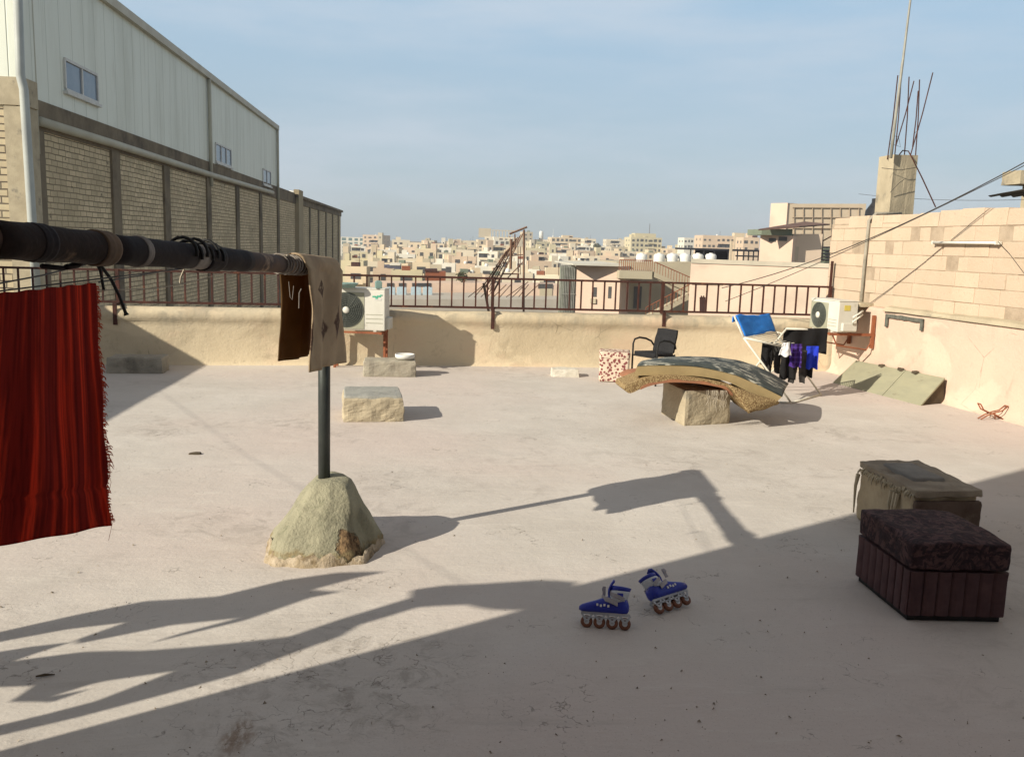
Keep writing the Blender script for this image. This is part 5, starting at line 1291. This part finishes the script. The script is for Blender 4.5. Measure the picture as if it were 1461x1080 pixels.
mb = MB(); mb.span(a.x+2, px(1055, 357, 96).x, 99.5, 99.7, z0-1, a.z-.1); mb.build('netting', mat('navy_netting', (.012, .014, .03), (.02, .022, .04), 1, .9, 0), pg)
for u in (986, 1005, 1020, 1040, 1053, 1062, 1069, 1076, 1083):
    mb = MB(); x = px(u, 360, 96).x; mb.span(x-.06, x+.06, 96.1, 96.2, z0-1, a.z-.1); mb.build('post', M_DK, pg)
mb = MB(); p = px(1045, 365, 96); mb.span(px(1050, 360, 96).x, b.x, 96.05, 96.12, p.z-.08, p.z+.08); mb.build('cross_bar', M_DK, pg)
mb = MB(); bx_ = px(1044.5, 340, 80); mb.span(bx_.x-.10, bx_.x+.10, 80, 80.2, px(1044, 376, 80).z, px(1044, 344, 80).z); tag(mb.build('vent_pipe', M_CREAM), 'pale upright pipe in front of the pergola', 'pipe')
lb2 = thing('long_wall_building', 'flat grey block carrying the white tanks and the pergola', 'building', (px(1010, 390, 92).x, 98, -13))
bx('wall', 886, 1090, 376, None, 88.6, 14, M_PINKG, lb2)
sk2 = thing('slatted_screen', 'dark green slatted shade behind the turret at the block wall corner', 'shade', (px(1184, 360, 86).x, 86, -2))
for k in range(5): bx('slat', 1172, 1200, 352+4.4*k, 354.6+4.4*k, 86, .1, M_DK, sk2)
bx('backing', 1170, 1200, 352, 376, 86.4, .1, M_DKG, sk2)

# grey flat roof with blue tanks and rusty steel frame
gbk = thing('grey_flat_house', 'low grey flat roofed house just beyond the railing with blue tanks', 'house', (px(640, 440, 138).x, 142, -13))
bx('wall', 470, 812, 427, None, 138, 18, mat('grey_render', (.45, .41, .36), (.38, .35, .3), .3, .92, 0), gbk)
bx('rear_wall', 530, 700, 404, None, 157, 9, M_PINK, gbk); bx('side_room', 700, 800, 407, None, 147, 9, M_PINK, gbk)
bx('doorway', 768, 789, 405, 412, 146.9, .2, M_WINDOW, gbk); bx('gate', 770, 788, 412, 424, 146.88, .1, M_PINKG, gbk)
for u0, u1 in ((552, 562), (569, 579), (588, 615)): bx('opening', u0, u1, 403.5+(.5), 409, 156.9, .2, M_WINDOW, gbk)
for k, (u0, u1, l) in enumerate(((551, 564, 'first pale blue tank from the left on the grey roof'), (566, 580, 'second pale blue tank from the left on the grey roof'), (586, 601, 'third pale blue tank from the left on the grey roof'), (603, 617, 'fourth pale blue tank from the left on the grey roof'))):
    y = 150; p = px((u0+u1)/2, 423, y); w_ = (u1-u0)/F*y/2*.95; zz = px((u0+u1)/2, 429, y).z
    zt_ = px((u0+u1)/2, 410, y).z
    mb = MB(); mb.box((p.x, y, (zz+zt_)/2), (2*w_, 2*w_, zt_-zz)); mb.box((p.x, y, zt_+.04), (w_, w_, .08))
    tag(mb.build('blue_tank', M_BTANK, bevel=.08), l, 'water tank', 'blue tanks on the grey roof')
YR = 62.0
rf = thing('sign_scaffold', 'tall rusty steel sign frame and ladders leaning above the railing', 'steel frame', (px(715, 425, YR).x, YR, -13))
M_SCAF = mat('brown_scaffold_rust', (.20, .115, .075), (.12, .065, .045), 3, .85, 0)
def bar(pts, r, name='bar'): mb = MB(); mb.tube(pts, r*.8, 5); return mb.build(name, M_SCAF, rf)
bar([px(747.5, 328, YR), px(747, 460, YR)], .10, 'upright'); bar([px(729.5, 341, YR), px(728.5, 384, YR)], .12, 'upright'); bar([px(734.5, 334, YR), px(735, 356, YR)], .06, 'upright')
bar([px(727, 334, YR), px(752, 324, YR)], .09, 'top_beam'); bar([px(716, 391, YR), px(741, 391, YR)], .06); bar([px(739, 391, YR), px(739, 398, YR)], .10)
bar([px(730, 365, YR), px(746, 363.5, YR)], .05); bar([px(724, 397, YR), px(746, 374, YR)], .05)
L0 = [(686+2.1*k, 408+.5*k) for k in range(10)]; L1 = [(726+2.2*k-(k < 3)*4, 350-1.9*k+(k < 3)*8) for k in range(10)]
for k in range(10):
    (ua, va), (ub, vb) = L0[k], L1[k]
    bar([px(ua+rng.uniform(-1, 1), va+rng.uniform(-3, 6), YR+.12*k), px(ub+rng.uniform(-1, 1), vb, YR+.12*k)], .034 if k % 3 else .05, 'ladder_rail')
for k in range(22):
    t_ = .04+.93*k/22+rng.uniform(-.015, .015); i0 = rng.choice((0, 2, 3, 5)); i1 = min(9, i0+rng.choice((3, 4)))
    f_ = lambda i: (L0[i][0]+(L1[i][0]-L0[i][0])*t_, L0[i][1]+(L1[i][1]-L0[i][1])*t_)
    bar([px(*f_(i0), YR+.12*i0), px(*f_(i1), YR+.12*i1)], .026, 'rung')
for u in (739, 742.5): bar([px(u, 352, YR+.4), px(u, 392, YR+.4)], .03)
for k in range(10):
    u = 668+9*k; bar([px(u, 424, YR), px(u+16+rng.uniform(-4, 8), 400+rng.uniform(0, 10), YR)], .035, 'brace')
bar([px(690, 404, YR), px(700, 460, YR)], .12, 'upright')

# ------------------------------------------------------------------ town on the far slope
WIN = MB(); WIN.box((0, 0, .5), (1, .12, 1)); wsrc = WIN.build('window', M_WINDOW, None, origin=(0, 0, 0)); COL.objects.unlink(wsrc)
CITY = []
for i, (c1, c2) in enumerate([((.55, .45, .32), (.47, .38, .27)), ((.52, .40, .295), (.45, .345, .255)), ((.60, .52, .40), (.52, .45, .345)), ((.44, .38, .285), (.37, .32, .24)), ((.5, .44, .30), (.42, .37, .25)), ((.62, .58, .5), (.55, .51, .44))]):
    c1 = tuple(min(.8, x*q) for x, q in zip(c1, (1.16, 1.17, 1.16))); c2 = tuple(min(.8, x*q) for x, q in zip(c2, (1.16, 1.17, 1.16)))
    CITY.append(mat('town_render_%s' % 'abcdef'[i], c1, c2, .12, .92, 0, c3=tuple(x*.8 for x in c2), s3=.05))
M_ROOFTOP = mat('pale_roof_screed', (.48, .43, .34), (.4, .36, .28), .3, .95, 0)
CNAME = ['cream', 'pinkish', 'pale', 'tan', 'yellowish', 'white']
ORD = ['1st', '2nd', '3rd']+['%dth' % k for k in range(4, 40)]
def house(name, label, u0, u1, vt, y, m, floors=2, cols=None, dep=None, yaw=0.0, room=True, tank=False, cat='house', winw=1.15, winh=1.3, skip=.12, balc=False, wm=None, fl_h=3.1, grp='houses of the far town'):
    a, b = px(u0, vt, y), px(u1, vt, y); w = b.x-a.x; z1 = (a.z+b.z)/2; zg = tz(y)-.5; hgt = z1-zg
    dep = dep or w*rng.uniform(.8, 1.1)
    t = thing(name, label, cat, ((a.x+b.x)/2, y+dep/2, zg), yaw, grp); WL[t.name] = Vector()
    mb = MB(); ww, dd = w/2, dep/2
    mb.span(-ww, ww, -dd, dd, 0, hgt-.6)
    pt = .25
    mb.span(-ww, ww, -dd, -dd+pt, hgt-.6, hgt); mb.span(-ww, ww, dd-pt, dd, hgt-.6, hgt); mb.span(-ww, -ww+pt, -dd+pt, dd-pt, hgt-.6, hgt); mb.span(ww-pt, ww, -dd+pt, dd-pt, hgt-.6, hgt)
    mb.build('wall', m, t)
    if room:
        rw, rd, rh = w*rng.uniform(.2, .38), dep*.35, rng.uniform(1.8, 2.6); rx = rng.uniform(-ww+rw/2+.3, ww-rw/2-.3)
        mb = MB(); mb.span(rx-rw/2, rx+rw/2, -rd/2, rd/2, hgt-.6, hgt-.6+rh); mb.build('roof_room', m, t)
    if tank:
        tx = rng.uniform(-ww*.7, ww*.7); mb = MB(); mb.lathe((tx, -dd*.3, hgt-.6), [(.05, 0), (.5, 0), (.5, 1.1), (.25, 1.3), (.05, 1.3)], 10); mb.build('roof_tank', M_TANK, t, smooth=True)
    cols = cols or max(1, int(w/3.4)); sp = w/cols
    for f in range(floors):
        zb = hgt-.6-fl_h*(f+1)+1.0
        if zb < .3: break
        for c in range(cols):
            if rng.random() < skip: continue
            x = -ww+sp*(c+.5)+rng.uniform(-.2, .2); s_ = winw*rng.choice((.8, 1, 1, 1.5))
            o = inst(wsrc, t, (x, -dd-.02, zb), (min(s_, sp*.7), 1, winh*rng.choice((.85, 1, 1.1))))
            if wm: o.data = wm
    if dep > 6:
        for f in range(min(2, floors)):
            for c in range(2): inst(wsrc, t, (-ww-.02, -dd+dep*(.3+.4*c), hgt-.6-fl_h*(f+1)+1.0), (1.1, 1, 1.2), R(90)); inst(wsrc, t, (ww+.02, -dd+dep*(.3+.4*c), hgt-.6-fl_h*(f+1)+1.0), (1.1, 1, 1.2), R(90))
    if w > 9 and rng.random() < .6 and grp:
        tw = w*rng.uniform(.18, .3); sx_ = rng.choice((-1, 1)); mb = MB(); x0 = sx_*(ww-tw/2+.05); mb.span(x0-tw/2, x0+tw/2, -dd-.5, -dd+3, 0, hgt+rng.uniform(1.0, 2.6)); mb.build('stair_tower', rng.choice(CITY), t)
        inst(wsrc, t, (x0, -dd-.52, hgt-2.6), (.9, 1, 1.5))
    if w > 8 and rng.random() < .55:
        f = rng.choice((0, 0, 1)); z = hgt-.6-fl_h*(f+1); rw_ = rng.uniform(.25, .45)*w; x0 = rng.uniform(-ww+rw_/2+.4, ww-rw_/2-.4)
        mb = MB(); mb.span(x0-rw_/2, x0+rw_/2, -dd-.06, -dd-.005, z+.9, z+2.7); mb.build('loggia_opening', M_DK, t)
        mb = MB(); mb.span(x0-rw_/2-.2, x0+rw_/2+.2, -dd-.9, -dd-.0, z+2.7, z+2.9); mb.span(x0-rw_/2-.2, x0+rw_/2+.2, -dd-.9, -dd-.75, z-.05, z+.9); mb.build('loggia', rng.choice(CITY), t)
    if rng.random() < .45:
        mb = MB(); x0 = rng.uniform(-ww*.8, ww*.8); mb.tube([(x0, 0, hgt-.6), (x0, 0, hgt+rng.uniform(1.5, 3.5))], .07, 4); mb.build('aerial', M_STEEL, t)
    if rng.random() < .35:
        mb = MB(); x0 = rng.uniform(-ww*.7, ww*.7); mb.span(x0-.9, x0+.9, -dd*.6, -dd*.6+1.6, hgt-.6, hgt+.9); mb.build('roof_hut', rng.choice((M_RUST, M_DKG, M_PINKG, M_STEEL)), t)
    if balc:
        bxx = rng.uniform(-ww*.5, ww*.5)
        for f in range(min(2, floors)):
            z = hgt-.6-fl_h*(f+1); mb = MB(); mb.span(bxx-1.8, bxx+1.8, -dd-1.1, -dd, z-.15, z+.05); mb.span(bxx-1.8, bxx+1.8, -dd-1.1, -dd-1.0, z+.05, z+.95); mb.build('balcony', m, t)
            inst(wsrc, t, (bxx, -dd-.04, z+.1), (2.2, 1, 2.1))
    return t
tl = lambda u, v: v+.03*(u-730)      # photo rows given for the middle column
# skyline buildings, as in the photo
h = house('office_block', 'glassy white office block with ribbon windows at the left end of skyline', 478, 521, 338.5, 720, CITY[5], 5, 5, 18, 0, False, False, 'building', 3.4, 1.9, 0)
wt = mat('teal_window_glass', (.09, .16, .17), (.12, .2, .2), .5, .3, 0, spec=.5)
me2 = wsrc.data.copy(); me2.materials.clear(); me2.materials.append(wt)
for c in h.children:
    if c.name.startswith('window'): c.data = me2
house('apartment_block', 'tall cream six storey block with shaded right side on the left skyline', 521.5, 551, 335.5, 715, CITY[1], 6, 4, 22, R(-14), False, True, 'building', 1.7, 1.3, 0)
house('apartment_block', 'stepped tan block between the tall cream block and twin cream block', 605, 622, 343, 690, CITY[3], 3, 3, 14, R(-10), True, False, 'building')
house('apartment_block', 'left half of the long twin cream block on the skyline', 630, 652, 344, 660, CITY[2], 4, 4, 12, 0, False, False, 'building', 1.7)
house('apartment_block', 'right half of the long twin cream block on the skyline', 652.2, 683, 344, 661, CITY[0], 4, 5, 12, 0, False, False, 'building', 1.7)
h = house('unfinished_block', 'unfinished block with bare roof pillars left of the rusty frame', 693, 746, 338.5, 640, CITY[2], 4, 6, 20, R(-4), False, False, 'building', 1.5, 1.4, .2)
hh = [c for c in h.children if c.name.startswith('wall')][0]; zt = max(v.co.z for v in hh.data.vertices)
mb = MB(); mb.span(-18, -9, -4, 9, zt-.6, zt+6.0); mb.build('tower_room', CITY[3], h)
for k in range(7):
    mb = MB(); mb.span(-8+2.3*k, -7.3+2.3*k, -9, -8.3, zt, zt+4.4); mb.build('roof_pillar', CITY[3], h)
mb = MB(); mb.span(-8.5, 8, -9.2, -7.8, zt+4.4, zt+5.0); mb.build('roof_beam', CITY[3], h)
house('tower_block', 'grey slab tower behind the rusty steel frame', 746, 759, 331, 640, CITY[3], 6, 2, 14, R(6), False, False, 'building')
house('apartment_block', 'tan three storey block with dark balconies right of the rusty frame', 786, 829, 339, 610, CITY[0], 4, 7, 14, R(3), True, True, 'building', 1.7, 1.6, 0, True)
house('apartment_block', 'small pale block right of the tan balcony block', 833, 850, 341, 600, CITY[2], 3, 3, 10, R(3), False, False, 'building', 1.6)
house('apartment_block', 'long low pale block on the skyline left of the mast block', 865, 899, 342, 640, CITY[2], 2, 7, 12, 0, False, False, 'building')
h = house('apartment_block', 'stepped tan block with a thin mast on its roof, right skyline', 899, 944, 339, 560, CITY[4], 4, 7, 14, R(4), True, True, 'building', 1.6, 1.5, 0, True)
hh = [c for c in h.children if c.name.startswith('wall')][0]; zt = max(v.co.z for v in hh.data.vertices)
mb = MB(); mb.span(-6.5, 7.5, -3, 5, zt-.6, zt+2.6); mb.build('penthouse', CITY[4], h)
mb = MB(); mb.tube([(4, 0, zt+2), (4, 0, zt+9)], .16, 5); mb.build('mast', M_STEEL, h)
house('white_house', 'white cube house on the skyline left of the pergola', 975, 993, 339.5, 520, CITY[5], 2, 4, 10, R(6), False, False)
house('apartment_block', 'long pinkish low block behind the pergola', 1003, 1062, 336.5, 430, CITY[1], 2, 9, 14, 0, False, True, 'building', 1.2, 1.0, .1)
h = house('apartment_block', 'pinkish block with a tank tower left of the turret', 1061, 1084, 339, 380, CITY[1], 2, 3, 10, 0, True, False, 'building')
mb = MB(); mb.lathe((0, 0, 0), [(.1, 0), (1.6, 0), (1.6, 7), (1.2, 8.2), (.1, 8.2)], 14); p = px(772, 342, 650)
for v in mb.v: v += Vector((p.x, 650, p.z-2))
tag(mb.build('water_tower', M_TANK, smooth=True), 'white water tower standing up on the skyline right of rusty frame', 'water tower')
h2 = house('tank_base_block', 'low pale block under the white water tower', 764, 786, 342, 645, CITY[2], 2, 4, 12, 0, False, False, 'building')
mb = MB(); p = px(789, 342, 640); mb.lathe((p.x, 640, p.z-1.5), [(.3, 0), (.9, .3), (.5, 4), (.15, 4.5), (.1, 9), (.05, 9)], 8); tag(mb.build('minaret_spire', M_TANK), 'thin white spire beside the white water tower', 'spire')
for w_, u, vt in (('warehouse_roof_tank', 417, 275),):
    y = 90; p = px(u, 285, y); mb = MB(); mb.lathe((p.x, y, p.z-.6), [(.05, 0), (.62, 0), (.62, 1.2), (.35, 1.45), (.05, 1.45)], 14); tag(mb.build('water_tank', M_TANK, smooth=True), 'small white water tank on the brick warehouse far end', 'water tank')
# rows of houses
ROWS = [
    ('highest row of the town', 590, 349, 2.5, 556, 985, 19, 33, 3),
    ('second row from top', 480, 356, 3, 485, 985, 20, 36, 2),
    ('third row from top', 390, 364, 3.5, 485, 905, 20, 38, 2),
    ('fourth row from top', 310, 372, 4, 486, 830, 22, 42, 2),
    ('fifth row from top', 245, 381, 4, 487, 822, 24, 48, 2),
    ('row nearest the railing', 190, 391, 4, 488, 818, 28, 56, 2)]
for rn, y, vt, jit, ua, ub, wmin, wmax, fl in ROWS:
    u = ua+rng.uniform(0, 6); k = 0
    while u < ub-8:
        w_ = rng.uniform(wmin, wmax); u1 = min(u+w_, ub); ci = rng.choice((0, 0, 1, 1, 2, 3, 4, 5))
        yy = y+rng.uniform(-.10, .10)*y
        rm, tk_ = rng.random() < .55, rng.random() < .5
        nfl = fl+(rng.random() < .4)
        lab = '%s house%s%s, %s from left, %s' % (CNAME[ci], ' with roof room' if rm else ' with flat roof', ' and tank' if tk_ else '', ORD[k], rn)
        bump_ = -6*math.exp(-((u+w_/2-735)/70)**2) if y > 350 else 0
        house('town_house', lab, u, u1, tl((u+u1)/2, bump_+vt+rng.uniform(-jit, jit)), yy, CITY[ci], nfl, None, None, R(rng.uniform(-16, 10)), rm, tk_, 'house', rng.uniform(1.2, 1.8), rng.uniform(1.2, 1.7), .15, rng.random() < .3)
        u = u1+rng.choice((-3, 0, 1, 3, 7)); k += 1
# a few dark accents seen in the photo
sh = thing('brown_shed', 'rust brown sheet metal shed just above the railing', 'shed', (px(620, 392, 169).x, 169, -15)); bx('wall', 607, 636, 388, None, 169, 6, M_RUST, sh); bx('roof', 606, 624, 384.5, 388, 168.8, 6.4, M_STEEL, sh)
sh = thing('blue_grey_house', 'dark blue grey house with white roof edge above the railing', 'house', (px(550, 385, 215).x, 215, -15)); bx('wall', 541, 571, 379, None, 215, 10, mat('slate_blue_render', (.12, .12, .16), (.09, .09, .12), .2, .9, 0), sh); bx('roof', 556, 571, 376.5, 379, 214.8, 10, CITY[5], sh); bx('window', 546, 552, 384, 389, 214.9, .2, M_WINDOW, sh)
# trees
def tree(label, u, v, y, r, seed):
    p = px(u, v, y); t = thing('tree', label, 'tree', (p.x, y, tz(y)), 0, 'trees in the far town'); rr = random.Random(seed)
    zc = p.z
    mb = MB(); mb.tube([(p.x, y, tz(y)-.3), (p.x+.1, y, zc-r*.3)], [.25, .12], 6); mb.build('trunk', M_BOARDEDGE, t)
    mb = MB()
    for k in range(420):
        d = Vector((rr.gauss(0, 1), rr.gauss(0, 1), rr.gauss(0, 1))).normalized()*r*(rr.random()**.4)*(1+.35*noise.noise(Vector((k*.1, seed, 0))))
        c = Vector((p.x, y, zc))+Vector((d.x, d.y, d.z*.85)); n1 = Vector((rr.gauss(0, 1), rr.gauss(0, 1), rr.gauss(0, 1))).normalized(); n2 = n1.orthogonal().normalized(); n3 = n1.cross(n2); s_ = r*.13
        mb.add([c-n2*s_, c+n3*s_, c+n2*s_, c-n3*s_], [(0, 1, 2, 3)])
    mb.build('crown', mat('dark_foliage', (.05, .06, .03), (.08, .085, .04), .5, .9, 0), t, recalc=False)
for i, (u, v, y, r, l) in enumerate(((566, 347, 620, 3.2, 'tree on the skyline right of the tall cream block'), (659, 395, 160, 1.1, 'low tree above the railing right of the brown shed'), (852, 352, 520, 2.4, 'tree below the small pale skyline block'))): tree(l, u, v, y, r, i+3)

mb = MB(); mb.span(-1500, 1500, -120, 1150, -18, 40)
hz_m = bpy.data.materials.new('thin_haze'); hz_m.use_nodes = True; hn = hz_m.node_tree; hn.nodes.remove(hn.nodes['Principled BSDF'])
pv = hn.nodes.new('ShaderNodeVolumePrincipled'); pv.inputs['Color'].default_value = (.86, .88, .92, 1); pv.inputs['Density'].default_value = .00045; pv.inputs['Anisotropy'].default_value = .2
hn.links.new(pv.outputs[0], hn.nodes['Material Output'].inputs['Volume'])
o = mb.build('haze', hz_m); o['kind'] = 'stuff'
# ------------------------------------------------------------------ light, sky, camera
w = bpy.data.worlds.new('World'); SC.world = w; w.use_nodes = True
nt = w.node_tree; bg = nt.nodes['Background']
sky = nt.nodes.new('ShaderNodeTexSky'); sky.sky_type = 'NISHITA'; sky.sun_disc = False
elev = math.asin(-SUN.z); sky.sun_elevation = elev; sky.sun_rotation = math.atan2(-SUN.x, -SUN.y)
sky.air_density = 1.0; sky.dust_density = 1.6; sky.ozone_density = 1.0; sky.altitude = 700
tc = nt.nodes.new('ShaderNodeTexCoord'); mp = nt.nodes.new('ShaderNodeMapping'); mp.inputs['Scale'].default_value = (1.2, 1.2, 6.5); mp.inputs['Rotation'].default_value = (R(4), R(-7), 0)
nz = nt.nodes.new('ShaderNodeTexNoise'); nz.inputs['Scale'].default_value = 1.7; nz.inputs['Detail'].default_value = 8; nz.inputs['Roughness'].default_value = .58
mr = nt.nodes.new('ShaderNodeMapRange'); mr.interpolation_type = 'SMOOTHSTEP'; mr.inputs['From Min'].default_value = .38; mr.inputs['From Max'].default_value = .72; mr.inputs['To Max'].default_value = .62; mr.inputs['To Min'].default_value = .0
mx = nt.nodes.new('ShaderNodeMix'); mx.data_type = 'RGBA'; mx.inputs[7].default_value = (4.2, 4.7, 5.3, 1)
nt.links.new(tc.outputs['Generated'], mp.inputs['Vector']); nt.links.new(mp.outputs[0], nz.inputs['Vector']); nt.links.new(nz.outputs['Fac'], mr.inputs['Value'])
hz = nt.nodes.new('ShaderNodeSeparateXYZ'); nt.links.new(tc.outputs['Generated'], hz.inputs[0])
hr = nt.nodes.new('ShaderNodeMapRange'); hr.inputs['From Min'].default_value = .0; hr.inputs['From Max'].default_value = .25; nt.links.new(hz.outputs[2], hr.inputs['Value'])
hm = nt.nodes.new('ShaderNodeMix'); hm.data_type = 'RGBA'; hm.inputs[6].default_value = (3.05, 3.62, 3.95, 1); hm.inputs[7].default_value = (2.75, 3.95, 5.05, 1); nt.links.new(hr.outputs[0], hm.inputs['Factor'])
zr = nt.nodes.new('ShaderNodeMapRange'); zr.interpolation_type = 'SMOOTHSTEP'; zr.inputs['From Min'].default_value = .27; zr.inputs['From Max'].default_value = .6; nt.links.new(hz.outputs[2], zr.inputs['Value'])
zm = nt.nodes.new('ShaderNodeMix'); zm.data_type = 'RGBA'; zm.inputs[7].default_value = (2.4, 2.3, 2.2, 1); nt.links.new(zr.outputs[0], zm.inputs['Factor']); nt.links.new(hm.outputs[2], zm.inputs[6])
hq = nt.nodes.new('ShaderNodeMix'); hq.data_type = 'RGBA'; hq.inputs['Factor'].default_value = .85; nt.links.new(sky.outputs[0], hq.inputs[6]); nt.links.new(zm.outputs[2], hq.inputs[7])
cf = nt.nodes.new('ShaderNodeMath'); cf.operation = 'MULTIPLY'; ci_ = nt.nodes.new('ShaderNodeMath'); ci_.operation = 'SUBTRACT'; ci_.inputs[0].default_value = 1.0; nt.links.new(zr.outputs[0], ci_.inputs[1]); nt.links.new(mr.outputs[0], cf.inputs[0]); nt.links.new(ci_.outputs[0], cf.inputs[1])
nt.links.new(cf.outputs[0], mx.inputs['Factor']); nt.links.new(hq.outputs[2], mx.inputs[6]); nt.links.new(mx.outputs[2], bg.inputs['Color'])
bg.inputs['Strength'].default_value = .10
sl = bpy.data.lights.new('Sun', 'SUN'); sl.energy = 4.5; sl.angle = R(.5); sl.color = (1.0, .91, .75)
so = bpy.data.objects.new('Sun', sl); COL.objects.link(so); so.rotation_euler = SUN.to_track_quat('-Z', 'Y').to_euler(); so.location = (-10, -6, 12)
cam = bpy.data.cameras.new('Camera'); co = bpy.data.objects.new('Camera', cam); COL.objects.link(co); SC.camera = co
cam.sensor_width = 36; cam.sensor_fit = 'HORIZONTAL'; cam.lens = 36*F/W; cam.clip_end = 20000; cam.clip_start = .05
Mx = Matrix.Identity(4)
for i, cvec in enumerate((IX, -IY, -FW)):
    for r_ in range(3): Mx[r_][i] = cvec[r_]
for r_ in range(3): Mx[r_][3] = EYE[r_]
co.matrix_world = Mx
vs = SC.view_settings; vs.view_transform = 'Standard'; vs.look = 'None'; vs.gamma = 1; vs.exposure = .58
